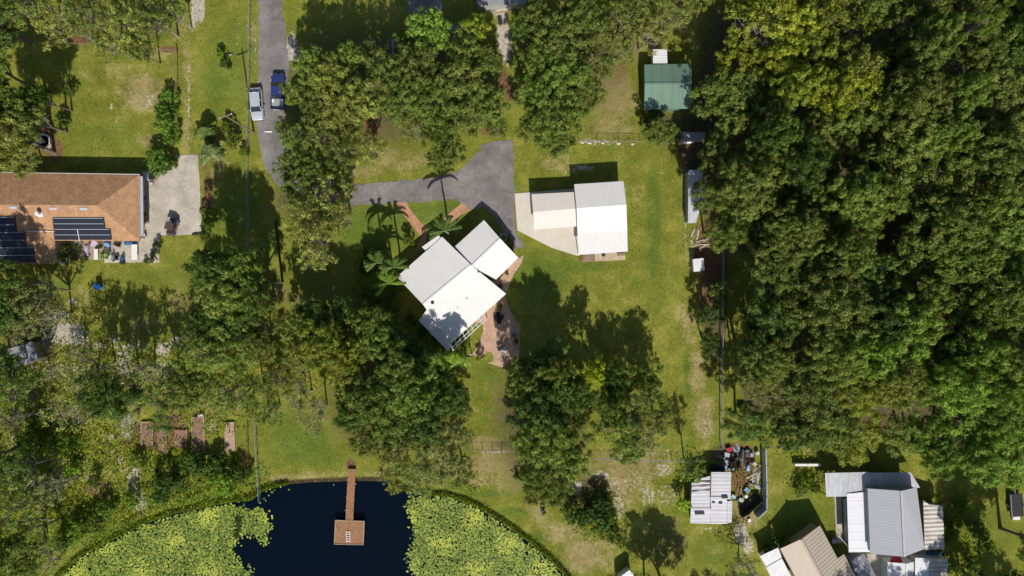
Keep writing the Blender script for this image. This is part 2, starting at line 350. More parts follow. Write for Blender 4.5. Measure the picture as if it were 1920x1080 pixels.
brickmat('paver', (0.60, 0.33, 0.19), (0.48, 0.26, 0.15), (0.24, 0.15, 0.1), 2.2, 0.7)
brickmat('patio_paver', (0.66, 0.44, 0.32), (0.56, 0.37, 0.27), (0.25, 0.18, 0.13), 2.0, 0.3)
m, nt_, b = newmat('road_asphalt')
v = coords(nt_); vo = nd(nt_, 'ShaderNodeTexVoronoi', feature='DISTANCE_TO_EDGE'); vo.inputs['Scale'].default_value = 0.28
wv = nd(nt_, 'ShaderNodeVectorMath', operation='ADD'); L(nt_, v, wv.inputs[0]); nz = nd(nt_, 'ShaderNodeTexNoise'); nz.inputs['Scale'].default_value = 0.9; L(nt_, v, nz.inputs['Vector']); L(nt_, nz.outputs['Color'], wv.inputs[1]); L(nt_, wv.outputs[0], vo.inputs['Vector'])
ck = ramp(nt_, vo.outputs['Distance'], [(0.0, (1, 1, 1)), (0.012, (0, 0, 0))])
big = noise(nt_, v, 0.22, 5, .7); fine = noise(nt_, v, 6.0, 3, .7)
c = ramp(nt_, mathn(nt_, 'MULTIPLY_ADD', fine, 0.4, mathn(nt_, 'MULTIPLY', big, 0.6)), [(0.38, (0.135, 0.122, 0.12)), (0.5, (0.21, 0.192, 0.188)), (0.62, (0.30, 0.275, 0.262))])
c = mix(nt_, mathn(nt_, 'MULTIPLY', ck, 0.55), c, (0.07, 0.065, 0.06))
lt = ramp(nt_, noise(nt_, v, 3.4, 4, .8), [(0.60, (0, 0, 0)), (0.68, (1, 1, 1))]); c = mix(nt_, mathn(nt_, 'MULTIPLY', lt, 0.35), c, (0.26, 0.20, 0.11))
L(nt_, c, b.inputs['Base Color']); b.inputs['Roughness'].default_value = .92; b.inputs['Specular IOR Level'].default_value = .15; bump(nt_, b, fine, .5, .02)
sheet('road', [(490, -400), (484, 120), (482, 200), (484, 262), (497, 312), (520, 346), (570, 368), (640, 380), (660, 384), (680, 384), (740, 381), (800, 378), (852, 374), (866, 381),
      (884, 393), (905, 386), (930, 410), (962, 470), (984, 462), (975, 446), (968, 438), (965, 400), (964, 360), (962, 262), (938, 264), (905, 271), (888, 296), (862, 318), (830, 331), (790, 336),
      (740, 339), (680, 346), (640, 344), (600, 330), (560, 306), (536, 270), (534, 210), (542, 140), (536, 60), (527, 10), (527, -400)], 0.03, 'road_asphalt', step=0.45, amp=0.17)
sheet('driveway', [(334, 291), (371, 290), (374, 330), (379, 439), (299, 442), (299, 492), (196, 493), (195, 452), (262, 450), (262, 345), (276, 318), (308, 322), (322, 316), (334, 300)], 0.05, 'concrete', amp=0.05)
sheet('garden_bed', [(104, 450), (196, 450), (197, 488), (150, 486), (104, 489)], 0.04, 'bed_gravel', amp=0.08)
sheet('garage_apron', [(965, 363), (1098, 352), (1098, 480), (1080, 479), (1033, 464), (970, 432)], 0.07, 'apron_concrete', amp=0.0, thick=0.12)
sheet('brick_path', [(741, 379), (763, 379), (767, 390), (802, 432), (796, 470), (778, 470), (790, 445), (760, 407)], 0.045, 'paver', amp=0.03)
sheet('brick_path', [(866, 380), (884, 394), (862, 404), (838, 424), (824, 440), (812, 425), (834, 408)], 0.05, 'paver', amp=0.03)
sheet('patio', [(946, 555), (958, 585), (975, 613), (974, 662), (943, 689), (913, 680), (885, 664), (897, 648), (906, 620), (905, 606), (880, 600)], 0.05, 'patio_paver', amp=0.05)
sheet('patio', [(982, 478), (978, 492), (960, 520), (950, 548), (930, 560), (915, 530)], 0.042, 'patio_paver', amp=0.06)
sheet('garden_lawn', [(904, 680), (905, 671), (911, 662), (920, 660), (926, 668), (925, 677), (917, 680)], 0.08, 'ground_cover', amp=0.0)
sheet('concrete_path', [(1564, 905), (1577, 905), (1579, 1018), (1567, 1018)], 0.04, 'concrete', amp=0.04)
sheet('yard_slab', [(1600, 1040), (1735, 1030), (1790, 1150), (1600, 1150)], 0.03, 'concrete', amp=0.06)
sheet('yard_slab', [(740, -120), (832, -120), (830, 24), (768, 36)], 0.03, 'asphalt', amp=0.08)
# ---------------------------------------------------------------- buildings
surf('wall_cream', (0.55, 0.50, 0.42), 0.08, 1, 0.8)
surf('wall_white', (0.7, 0.7, 0.68), 0.06, 1, 0.7)
surf('wall_grey', (0.32, 0.33, 0.34), 0.1, 1, 0.7)
surf('wall_green', (0.10, 0.20, 0.14), 0.1, 1, 0.7)
surf('wall_tan', (0.40, 0.31, 0.2), 0.15, 1, 0.8)
surf('trim_white', (0.78, 0.77, 0.74), 0.05, 1, 0.5, bs=0.05)
surf('gutter_metal', (0.42, 0.46, 0.52), 0.06, 1, 0.4, bs=0.05)
surf('dark_metal', (0.03, 0.03, 0.035), 0.2, 1, 0.5)
surf('black_rubber', (0.018, 0.018, 0.018), 0.2, 2, 0.8)
surf('old_wood', (0.26, 0.19, 0.13), 0.35, 2.5, 0.9, bs=0.6)
surf('pale_wood', (0.50, 0.40, 0.28), 0.25, 2, 0.85, bs=0.4)
surf('rusty_metal', (0.20, 0.09, 0.05), 0.5, 2, 0.8, bs=0.5)
surf('blue_plastic', (0.02, 0.12, 0.42), 0.1, 2, 0.4, bs=0.05)
surf('pale_blue', (0.25, 0.38, 0.62), 0.1, 2, 0.5, bs=0.05)
surf('teal_canvas', (0.03, 0.13, 0.24), 0.15, 2, 0.7, bs=0.2)
surf('red_plastic', (0.42, 0.02, 0.03), 0.1, 2, 0.45, bs=0.05)
surf('terracotta', (0.38, 0.14, 0.07), 0.2, 3, 0.8)
surf('lilac_cloth', (0.5, 0.45, 0.58), 0.1, 3, 0.8)
surf('bark', (0.17, 0.14, 0.11), 0.35, 3, 0.95, bs=0.8)
surf('pale_bark', (0.27, 0.24, 0.20), 0.3, 3, 0.95, bs=0.8)
surf('stone_pale', (0.55, 0.52, 0.46), 0.2, 2, 0.85)
surf('soil', (0.13, 0.075, 0.045), 0.4, 3, 0.95, bs=0.8)
m, nt_, b = newmat('window_glass'); b.inputs['Base Color'].default_value = (0.02, 0.03, 0.04, 1); b.inputs['Roughness'].default_value = 0.08
UA = math.atan2(124, 144)      # the main house ridge runs this far round from the photo's right
roofmetal('house_roof', (0.80, 0.785, 0.76), -UA, 0.61, 0.25, 0.22, (0.5, 0.47, 0.42), rough=0.55, line=0.1)
roofmetal('garage_roof', (0.80, 0.785, 0.765), R(-4), 0.9, 0.15, 0.15, (0.55, 0.5, 0.45), rough=0.5, line=0.05)
roofmetal('carport_roof', (0.76, 0.70, 0.64), R(-4), 0.9, 0.3, 0.2, (0.55, 0.5, 0.4), rough=0.6, line=0.05)
roofmetal('green_roof', (0.155, 0.25, 0.19), 0.0, 0.75, 0.4, 0.45, (0.18, 0.32, 0.25), line=0.1, sheet=1.5)
roofmetal('shed_tin', (0.72, 0.72, 0.76), R(90), 0.2, 0.6, 0.35, (0.30, 0.24, 0.22), wavy=True, sheet=0.9)
roofmetal('barn_tin', (0.50, 0.50, 0.54), R(90), 0.42, 0.10, 0.2, (0.28, 0.26, 0.28), wavy=True, sheet=0.0)
roofmetal('flat_tin', (0.68, 0.69, 0.72), R(0), 0.3, 0.7, 0.75, (0.26, 0.27, 0.32), wavy=True, sheet=0.75)
roofmetal('strip_tin', (0.80, 0.80, 0.83), R(90), 1.15, 0.6, 0.3, (0.5, 0.48, 0.48), line=0.07)
roofmetal('annex_tin', (0.62, 0.58, 0.54), R(90), 0.62, 1.0, 0.75, (0.28, 0.19, 0.13), wavy=True)
roofmetal('beige_plain', (0.53, 0.44, 0.36), 0.0, 3.0, 0.1, 0.15, (0.42, 0.34, 0.28), line=0.02)
roofmetal('beige_tile', (0.50, 0.43, 0.34), R(58), 0.5, 1.0, 0.35, (0.3, 0.27, 0.2), line=0.2)
roofmetal('white_tin', (0.78, 0.78, 0.80), R(28), 1.4, 0.5, 0.35, (0.4, 0.38, 0.38), line=0.04)
roofmetal('dull_tin', (0.30, 0.31, 0.34), 0.0, 0.6, 0.6, 0.4, (0.16, 0.14, 0.13))
m, nt_, b = newmat('shingle')
v = coords(nt_); br = nd(nt_, 'ShaderNodeTexBrick'); L(nt_, v, br.inputs['Vector']); br.inputs['Scale'].default_value = 2.6
br.inputs['Color1'].default_value = (0.60, 0.36, 0.20, 1); br.inputs['Color2'].default_value = (0.42, 0.24, 0.135, 1)
br.inputs['Mortar'].default_value = (0.27, 0.16, 0.1, 1); br.inputs['Mortar Size'].default_value = 0.03
n = noise(nt_, v, 1.1, 6, 0.75)
L(nt_, mix(nt_, 1.0, br.outputs[0], ramp(nt_, n, [(0.3, (0.7, 0.7, 0.7)), (0.7, (1.25, 1.2, 1.15))]), 'MULTIPLY'), b.inputs['Base Color'])
b.inputs['Roughness'].default_value = 0.95; b.inputs['Specular IOR Level'].default_value = 0.1
bump(nt_, b, br.outputs['Fac'], -0.5, 0.02)
m, nt_, b = newmat('solar_black')
v = coords(nt_); sx = nd(nt_, 'ShaderNodeSeparateXYZ'); L(nt_, v, sx.inputs[0])
t = mathn(nt_, 'FRACT', mathn(nt_, 'DIVIDE', sx.outputs[0], 0.33))
L(nt_, mix(nt_, ramp(nt_, t, [(0, (1, 1, 1)), (0.14, (0, 0, 0))]), (0.018, 0.021, 0.034), (0.007, 0.008, 0.012)), b.inputs['Base Color']); b.inputs['Roughness'].default_value = 0.35

def slab(mb, pts, t=0.12):
    return mb.prism([Vector(p) for p in pts], t)
def walls_under(pts, shrink, ztop):
    """pts: eave corners (3-D). Returns prism from ground to ztop inside them"""
    c = sum((Vector(p) for p in pts), Vector()) / len(pts); out = []
    for p in pts:
        d = (c - Vector(p)); d.z = 0; q = Vector(p) + d.normalized() * shrink * 1.4; q.z = ztop; out.append(q)
    return out
def gable(root, A, B, R1, R2, C, D, roofm, wallm, over=0.4, t=0.12, cap=None):
    """A-B eave, R1-R2 ridge, D-C far eave; A,R1,D share one end"""
    A, B, R1, R2, C, D = [Vector(p) for p in (A, B, R1, R2, C, D)]
    mb = MB(); slab(mb, [A, B, R2, R1], t); slab(mb, [R1, R2, C, D], t)
    rf = mb.build('roof', roofm, root)
    r = (R2 - R1).normalized()
    MB().box((R1 + R2) / 2 + Vector((0, 0, 0.03)), ((R2 - R1).length, 0.3, 0.05), math.atan2(r.y, r.x)).build('ridge_cap', cap or roofm, rf)
    # walls with pointed ends, kept inside the eaves and under the slabs
    def inn(p, q, s): # move p along to q by s metres (flat)
        d = (q - p); L_ = math.hypot(d.x, d.y); k = s / max(L_, .01); return p + d * k
    a = inn(inn(A, R1, over), B + (R1 - A) * 0, over * .8); b_ = inn(inn(B, R2, over), A, over * .8)
    c = inn(inn(C, R2, over), D, over * .8); d = inn(inn(D, R1, over), C, over * .8)
    e = inn(R1, R2, over * .8); f = inn(R2, R1, over * .8)
    dz = Vector((0, 0, t + 0.02)); top = [p - dz for p in (a, b_, f, c, d, e)]
    g = [Vector((p.x, p.y, -0.2)) for p in top]
    a, b_, f, c, d, e = range(6)
    fs = [(0, 1, 2, 5), (5, 2, 3, 4), (0, 6, 7, 1), (3, 9, 10, 4), (0, 5, 4, 10, 6), (1, 7, 9, 3, 2), (6, 10, 9, 7)]
    MB().add(top + g, fs).build('wall', wallm, root)
    return rf
def opening(root, name, c, size, rz, m='window_glass'):
    o = MB().box((0, 0, 0), (size[0], 0.06, size[1])).build(name, m, root); o.location = c; o.rotation_euler = (0, 0, rz)
    fr = MB(); w_, h_ = size
    for sx in (-1, 1): fr.box((sx * (w_ / 2 + 0.04), 0, 0), (0.08, 0.1, h_ + 0.16))
    for sz in (-1, 1): fr.box((0, 0, sz * (h_ / 2 + 0.04)), (w_, 0.1, 0.08))
    fr.build('frame', 'trim_white', o); return o
def wallpt(p, q, t, z, out=0.05):
    p, q = Vector(p), Vector(q); c = p + (q - p) * t; d = (q - p); n = Vector((d.y, -d.x, 0)).normalized() * out
    return (c.x + n.x, c.y + n.y, z), math.atan2(d.y, d.x)

# --- main house: white standing-seam roof, turned 41 degrees
ho = thing('metal_roofed_house', 'large L-shaped house with white and pale grey ribbed metal roofs, standing at an angle', 'house', G(860, 530))
ho_l = ho.location.copy()
def rel(p, o): return Vector(p) - o.location
def hp(px, py, z): return G(px, py, z) - ho_l
A_, B_, R1_, R2_, C_, D_ = hp(744, 519, 2.9), hp(829, 444, 2.9), hp(793, 571, 3.95), hp(883, 496.5, 3.95), hp(949, 551, 2.75), hp(845, 644, 2.75)
gable(ho, A_, B_, R1_, R2_, C_, D_, 'house_roof', 'wall_cream')
gable(ho, hp(853, 462, 2.9), hp(907.5, 412.5, 2.9), hp(884, 499.5, 3.8), hp(938, 447.5, 3.8), hp(972, 483.5, 2.8), hp(930, 524, 2.8), 'house_roof', 'wall_cream')
# low roofs: entry porch on the north, side porch on the south-west
e = MB(); slab(e, [hp(791, 463, 2.75), hp(822, 441, 2.75), hp(828, 447, 2.8), hp(797, 469, 2.8)], 0.1); e.build('porch_roof', 'house_roof', ho)
e = MB(); slab(e, [hp(800, 581, 3.2), hp(785, 601, 2.6), hp(842, 661, 2.55), hp(847, 643, 2.85)], 0.1); e.build('porch_roof', 'house_roof', ho)
e = MB(); e.prism(walls_under([hp(800, 584, 2.6), hp(788, 600, 2.6), hp(842, 656, 2.6), hp(846, 645, 2.6)], 0.2, 2.45), 2.6); e.build('wall', 'wall_cream', ho)
for px, py in ((793, 464), (820, 444)):
    p = hp(px, py, 2.6); MB().box((p.x, p.y, 1.3), (0.14, 0.14, 2.6)).build('post', 'trim_white', ho)
# pergola of white beams along the south-east eave
pg = MB(); q0, q1 = hp(849, 657, 2.55), hp(912, 598, 2.55); n0, n1 = hp(846, 646, 2.6), hp(905, 589, 2.6)
pg.tube([q0, q1], 0.07, 4); pg.tube([n0 + (q0 - n0) * 0.5, n1 + (q1 - n1) * 0.5], 0.05, 4)
for i in range(9):
    t = i / 8; pg.tube([n0.lerp(n1, t), q0.lerp(q1, t)], 0.05, 4)
pg.build('pergola', 'trim_white', ho)
for t in (0.0, 0.33, 0.66, 1.0):
    p = q0.lerp(q1, t); MB().box((p.x, p.y, 1.25), (0.12, 0.12, 2.5)).build('post', 'trim_white', ho)
# roof fittings
for px, py, z, r, h in ((847, 548, 3.2, .12, .35), (811, 567, 3.7, .18, .3), (897, 510, 3.6, .08, .25), (875, 560, 3.35, .1, .12), (858, 576, 3.3, .1, .1)):
    p = hp(px, py, z); MB().lathe((p.x, p.y, z - 0.15), [(r, 0), (r, h), (r * 1.5, h + .02), (r * 1.3, h + .1)], 12).build('roof_vent', 'dark_metal' if h > .15 else 'gutter_metal', ho)
for (p, q, ts) in ((C_, D_, (0.15, 0.4, 0.65, 0.85)), (B_, A_, (0.25, 0.5, 0.8))):
    ctr = (A_ + B_ + C_ + D_) / 4
    for t in ts:
        c = Vector(p).lerp(Vector(q), t); d = ctr - c; d.z = 0; dirv = Vector(q) - Vector(p); n = Vector((dirv.y, -dirv.x, 0)).normalized()
        if n.dot(d) < 0: n = -n
        c = c + n * 0.37; opening(ho, 'window', (c.x, c.y, 1.45), (1.3, 1.1), math.atan2(dirv.y, dirv.x))
# --- garage: steel building and lower carport
gr = thing('metal_garage', 'white steel garage with a tall two-pitch roof and tan deck at its front edge', 'garage', G(1128, 410)); gl = gr.location.copy()
def gp(px, py, z): return G(px, py, z) - gl
mb = MB(); slab(mb, [gp(1076.5, 345.5, 3.1), gp(1169, 339.5, 3.1), gp(1174.5, 384, 4.0), gp(1081, 390.5, 4.0)], .1)
slab(mb, [gp(1081, 390.5, 4.0), gp(1174.5, 384, 4.0), gp(1176, 430.5, 3.1), gp(1083, 437, 3.1)], .1)
rf = mb.build('roof', 'garage_roof', gr)
mb = MB(); slab(mb, [gp(1083, 437, 3.06), gp(1176, 430.5, 3.06), gp(1177, 471.5, 2.85), gp(1084.5, 478, 2.85)], .1); mb.build('lean_to_roof', 'garage_roof', gr)
mb = MB(); mb.prism(walls_under([gp(1077, 347, 2.9), gp(1168, 341, 2.9), gp(1175, 430, 2.9), gp(1084, 436, 2.9)], .15, 2.9), 3.0)
mb.build('wall', 'wall_white', gr)
for x, y in ((1087, 474), (1130, 471), (1173, 468)):
    p = gp(x, y, 2.7); MB().box((p.x, p.y, 1.35), (.12, .12, 2.7)).build('post', 'trim_white', gr)
a = gp(1094, 478, 0); b2 = gp(1172, 473, 0); c2 = gp(1172, 488, 0); d2 = gp(1094, 493, 0)
mb = MB(); mb.prism([Vector((p.x, p.y, .16)) for p in (gp(1114, 470, 0), gp(1171, 466, 0), gp(1172.5, 487, 0), gp(1116, 490, 0))], .2); mb.build('deck', 'pale_wood', gr)
mb = MB(); mb.prism([Vector((p.x, p.y, .14)) for p in (gp(1089, 472, 0), gp(1113.5, 470, 0), gp(1115.5, 490, 0), gp(1090, 491.5, 0))], .18); mb.build('deck', 'old_wood', gr)
cp = thing('metal_carport', 'low cream carport joined to the left side of the steel garage', 'carport', G(1038, 395)); cl = cp.location.copy()
def kp(px, py, z): return G(px, py, z) - cl
mb = MB(); slab(mb, [kp(996.5, 364, 2.45), kp(1076.5, 360, 2.45), kp(1080.5, 391, 2.95), kp(999.5, 397.5, 2.95)], .08)
slab(mb, [kp(999.5, 397.5, 2.95), kp(1080.5, 391, 2.95), kp(1081, 424.5, 2.45), kp(1001, 431, 2.45)], .08); mb.build('roof', 'carport_roof', cp)
for x, y in ((1000, 367), (1038, 365), (1074, 363), (1004, 428), (1040, 425), (1076, 423)):
    p = kp(x, y, 2.3); MB().box((p.x, p.y, 1.15), (.1, .1, 2.3)).build('post', 'trim_white', cp)
mb = MB(); p = kp(998.5, 366, 2.2); q = kp(1074, 361.5, 2.2); mb.box(((p.x + q.x) / 2, (p.y + q.y) / 2 - .3, 1.2), ((q - p).length - .3, .05, 2.2), math.atan2(q.y - p.y, q.x - p.x)); mb.build('back_panel', 'wall_white', cp)
# --- green shed and annex
gs = thing('green_shed', 'shed with a green metal gable roof in the upper right clearing', 'shed', G(1252, 163)); sl_ = gs.location.copy()
def sp(px, py, z): return G(px, py, z) - sl_
gable(gs, sp(1208, 121, 2.4), sp(1296, 119.5, 2.4), sp(1209, 157, 3.2), sp(1297.5, 156.5, 3.2), sp(1295, 203.5, 2.35), sp(1208, 205.5, 2.35), 'green_roof', 'wall_green', .25, .08)
opening(gs, 'door', (0.5, -2.95, 1.0), (1.0, 1.9), 0, 'wall_white')
an = thing('white_annex', 'small white metal-roofed lean-to at the upper edge of the green shed', 'shed', G(1238, 106)); al = an.location.copy()
mb = MB(); slab(mb, [G(1224, 92.5, 2.1) - al, G(1250.5, 92.5, 2.1) - al, G(1251.5, 119, 2.25) - al, G(1224.5, 119, 2.25) - al], .07); mb.build('roof', 'strip_tin', an)
mb = MB(); mb.prism(walls_under([G(1224, 92.5, 2) - al, G(1250.5, 92.5, 2) - al, G(1251, 118, 2) - al, G(1224.5, 118, 2) - al], .1, 2.0), 2.1); mb.build('wall', 'wall_white', an)
# --- orange-brown shingled house on the left
oh = thing('shingled_house', 'long house with an orange-brown shingle hip roof at the left edge', 'house', G(110, 390)); ol = oh.location.copy()
def op(px, py, z): return G(px, py, z) - ol
EZ, RZ = 2.7, 4.5
def mainz(py): return RZ - (py - 384) / 67 * (RZ - EZ)
mb = MB()
NW, NE, SE = op(-260, 320, EZ), op(262, 328, EZ), op(263, 452, EZ)
RE, RW = op(182, 385, RZ), op(-260, 382, RZ)
V0 = op(28, 399, mainz(399)); V1 = op(103, 451, EZ); H1 = op(102, 495, EZ); 
slab(mb, [NW, NE, RE, RW], .15); slab(mb, [NE, SE, RE], .15); slab(mb, [RW, RE, SE, V1, V0, op(-260, 397, mainz(399))], .15)
slab(mb, [V0, V1, H1], .15); slab(mb, [op(-260, 397, mainz(399)), V0, H1, op(-260, 495, EZ)], .15)
rf = mb.build('roof', 'shingle', oh)
for x, y in ((25, 389), (100, 391), (157, 391.5)):
    p = op(x, y, mainz(y) + .05); MB().box(p, (1.1, .35, .14), rx=R(18)).build('ridge_vent', 'gutter_metal', rf)
p = op(76, 402, 4.1); MB().lathe(p, [(.42, 0), (.42, .12), (.2, .2), (.2, .7), (.34, .72), (.3, .95)], 14).build('roof_vent', 'trim_white', rf)
MB().tube([op(145, 430, 3.5), op(149, 452, 2.95)], .05, 6).build('pipe', 'trim_white', rf); MB().tube([op(50, 434, 3.7), op(102, 434, 3.3)], .05, 6).build('pipe', 'trim_white', rf)
mb = MB(); mb.prism([Vector((p.x, p.y, 2.5)) for p in (op(-260, 327, 2.5), op(256, 333, 2.5), op(257, 446, 2.5), op(97, 446, 2.5), op(97, 489, 2.5), op(-260, 489, 2.5))], 2.7); mb.build('wall', 'wall_cream', oh)
mb = MB(); slab(mb, [op(262.5, 330, 2.62), op(267.5, 331, 2.62), op(269, 441, 2.62), op(263.5, 443, 2.62)], .12); mb.build('gutter', 'gutter_metal', oh)
mb = MB(); slab(mb, [op(-260, 319, 2.66), op(262, 326.5, 2.66), op(262, 328.3, 2.66), op(-260, 321, 2.66)], .12); mb.build('gutter', 'trim_white', oh)
for t in (0.12, .4, .7):
    c = op(256, 340 + t * 100, 1.4); opening(oh, 'window', (c.x + .1, c.y, 1.4), (1.2, 1.0), R(90))
for x in (120, 160, 205, 240): c = op(x, 446, 1.3); opening(oh, 'window', (c.x, c.y - .08, 1.35), (1.3, 1.1), 0)
# solar mats lying on the south slopes
def panel(px4, z4, label, k):
    pts = [G(x, y, z) for (x, y), z in zip(px4, z4)]; c = sum(pts, Vector()) / 4
    t = thing('solar_panel', label, 'solar panel', c, 0, 'black solar mats on the shingled roof')
    q = [p - c for p in pts]
    MB().prism(q, .05).build('panel', 'solar_black', t)
    MB().tube([q[0].lerp(q[3], .06) + Vector((.15, 0, .04)), q[1].lerp(q[2], .06) + Vector((-.15, 0, .04))], .045, 6).build('header_pipe', 'gutter_metal', t)
ords = ['uppermost', 'second', 'third', 'fourth', 'fifth', 'lowest']
for k in range(4):
    y0 = 408.5 + k * 10.4; y1 = y0 + 10; xr = 195 + (k >= 2) * 9 + k * 1.6; xl = 98.5 + k * .9
    panel([(xl, y0), (xr, y0), (xr + .8, y1), (xl + .8, y1)], [mainz(y0) + .16, mainz(y0) + .16, mainz(y1) + .16, mainz(y1) + .16],
          '%s black solar mat of the right-hand stack on the orange shingle roof' % ('lowest' if k == 3 else ords[k]), k)
def wingz(py): return mainz(399) - (py - 399) / 96 * (mainz(399) - EZ)
for k in range(6):
    y0 = 406.5 + k * 14.3; y1 = y0 + 13.8; xr = 28 + (k >= 2) * 15 + (k >= 4) * 14 + k * 1.6
    panel([(-40, y0), (xr, y0), (xr + 1.2, y1), (-40, y1)], [wingz(y0) + .16] * 2 + [wingz(y1) + .16] * 2, '%s long black solar mat of the left-hand stack cut by the photo edge' % ords[k], k)
# --- grey barn-like house, lower right
bh = thing('grey_gable_house', 'tall house with a steep grey corrugated gable roof in the lower right', 'house', G(1660, 960)); bl_ = bh.location.copy()
def bp(px, py, z): return G(px, py, z) - bl_
gable(bh, bp(1627, 916, 4.3), bp(1632, 1038, 4.3), bp(1690, 920.5, 6.6), bp(1696, 1044, 6.6), bp(1733.5, 1029, 4.3), bp(1719, 914, 4.3), 'barn_tin', 'wall_grey', .2, .1)
fr = thing('flat_tin_roof', 'weathered white flat tin roof running along the upper side of the grey gable house', 'roof', G(1640, 900)); fl = fr.location.copy()
mb = MB(); slab(mb, [G(1547, 887, 2.9) - fl, G(1628, 885, 2.9) - fl, G(1628, 886.5, 2.9) - fl, G(1708, 886, 2.9) - fl, G(1725, 914, 2.9) - fl, G(1640, 930, 2.9) - fl, G(1549, 931.5, 2.9) - fl], .1); mb.build('roof', 'flat_tin', fr)
for x, y in ((1550, 890), (1550, 928), (1600, 929), (1704, 889)):
    p = G(x, y, 2.75) - fl; MB().box((p.x, p.y, 1.38), (.12, .12, 2.76)).build('post', 'old_wood', fr)
ws = thing('white_lean_to', 'bright white strip roof down the left side of the grey gable house', 'roof', G(1608, 980)); wl = ws.location.copy()
mb = MB(); slab(mb, [G(1588, 926, 3.02) - wl, G(1627, 922, 3.12) - wl, G(1632, 1035, 3.12) - wl, G(1591.5, 1035.5, 3.02) - wl], .12); mb.build('roof', 'strip_tin', ws)
mb = MB(); mb.prism([G(1580, 932, .0) - wl + Vector((0, 0, 2.7)), G(1620, 932, 0) - wl + Vector((0, 0, 2.7)), G(1620, 1010, 0) - wl + Vector((0, 0, 2.7)), G(1582, 1012, 0) - wl + Vector((0, 0, 2.7))], 2.8); mb.build('screen_wall', 'gutter_metal', ws)
ea = thing('rusty_annex', 'wavy rust-stained tin roof on the right side of the grey gable house', 'shed', G(1750, 985)); eal = ea.location.copy()
mb = MB(); slab(mb, [G(1731, 938, 2.9) - eal, G(1742, 946, 2.9) - eal, G(1768, 948, 2.5) - eal, G(1771, 1029, 2.5) - eal, G(1734, 1031, 2.9) - eal], .08); mb.build('roof', 'annex_tin', ea)
mb = MB(); mb.prism([Vector((p.x, p.y, 2.35)) for p in [G(x, y, 2.35) - eal for x, y in ((1736, 950), (1765, 950), (1767, 1027), (1736, 1027))]], 2.4); mb.build('wall', 'wall_grey', ea)
s2 = thing('two_tone_shed', 'half white, half brown-ribbed shed roof at the bottom edge below the rusty annex', 'shed', G(1747, 1075)); s2l = s2.location.copy()
mb = MB(); slab(mb, [G(1716, 1046, 2.6) - s2l, G(1742, 1047, 2.6) - s2l, G(1742, 1130, 2.6) - s2l, G(1716, 1130, 2.6) - s2l], .1); mb.build('roof', 'strip_tin', s2)
mb = MB(); slab(mb, [G(1742.4, 1047, 2.56) - s2l, G(1777, 1047, 2.3) - s2l, G(1777, 1130, 2.3) - s2l, G(1742.4, 1130, 2.56) - s2l], .1); mb.build('side_roof', 'annex_tin', s2)
mb = MB(); mb.prism([Vector((p.x, p.y, 2.15)) for p in [G(x, y, 2.15) - s2l for x, y in ((1719, 1049), (1773, 1050), (1773, 1128), (1719, 1128))]], 2.2); mb.build('wall', 'wall_white', s2)
s3 = thing('small_gable_shed', 'little pale grey gable shed cut by the bottom edge left of the two-tone shed', 'shed', G(1687, 1080)); s3l = s3.location.copy()
gable(s3, G(1664, 1054, 2.2) - s3l, G(1664, 1130, 2.2) - s3l, G(1700, 1057, 2.9) - s3l, G(1700, 1130, 2.9) - s3l, G(1715, 1130, 2.2) - s3l, G(1715, 1053, 2.2) - s3l, 'white_tin', 'wall_white', .15, .07)
# --- beige house turned 58 degrees
be = thing('beige_house', 'beige-roofed house at an angle on the bottom edge, plain slope and tiled slope', 'house', G(1530, 1060)); bel = be.location.copy()
def ep(px, py, z): return G(px, py, z) - bel
gd = Vector((56, 104, 0)).normalized()   # along the ridge, in photo pixels
def ex(p, k): return (p[0] + gd.x * k, p[1] + gd.y * k)
W0, R0, E0 = (1463, 1029), (1502, 1011), (1537.5, 985.5)
K = 150
mb = MB(); slab(mb, [ep(*W0, 2.9), ep(*R0, 4.0), ep(*ex(R0, K), 4.0), ep(*ex(W0, K), 2.9)], .12); mb.build('plain_roof', 'beige_plain', be)
mb = MB(); slab(mb, [ep(*R0, 4.0), ep(*E0, 2.9), ep(*ex(E0, 70), 2.9), ep(*ex(E0, K), 2.9), ep(*ex(R0, K), 4.0)], .12); mb.build('tiled_roof', 'beige_tile', be)
mb = MB(); a1 = ex(E0, 70); mb2 = [(a1[0], a1[1]), (a1[0] + 12, a1[1] - 8), (a1[0] + 12 + gd.x * 80, a1[1] - 8 + gd.y * 80), ex(E0, K)]
slab(mb, [ep(*mb2[0], 2.86), ep(*mb2[1], 2.5), ep(*mb2[2], 2.5), ep(*mb2[3], 2.86)], .1); mb.build('step_roof', 'beige_tile', be)
rc = MB(); rc.tube([ep(*R0, 4.04), ep(*ex(R0, K), 4.04)], .2, 6); rc.build('ridge_cap', 'beige_plain', be)
mb = MB(); mb.prism([Vector((p.x, p.y, 2.7)) for p in [ep(x, y, 2.7) for x, y in ((1467, 1032), (1503, 1014), (1534, 990), ex((1534, 990), K - 5), ex((1467, 1032), K - 5))]], 2.8); mb.build('wall', 'wall_tan', be)
wa = thing('white_tin_annex', 'patched white tin lean-to against the lower left wall of the beige house', 'shed', G(1452, 1065)); wal = wa.location.copy()
mb = MB()
slab(mb, [G(1424.5, 1043, 2.3) - wal, G(1459, 1027, 2.5) - wal, G(1466, 1045, 2.5) - wal, G(1437, 1062, 2.3) - wal], .07)
slab(mb, [G(1437, 1064, 2.26) - wal, G(1466, 1047, 2.46) - wal, G(1500, 1112, 2.46) - wal, G(1465, 1125, 2.26) - wal], .07); mb.build('roof', 'white_tin', wa)
mb = MB(); mb.prism([Vector((p.x, p.y, 2.1)) for p in [G(x, y, 2.1) - wal for x, y in ((1430, 1046), (1457, 1033), (1492, 1108), (1466, 1118))]], 2.2); mb.build('wall', 'wall_white', wa)
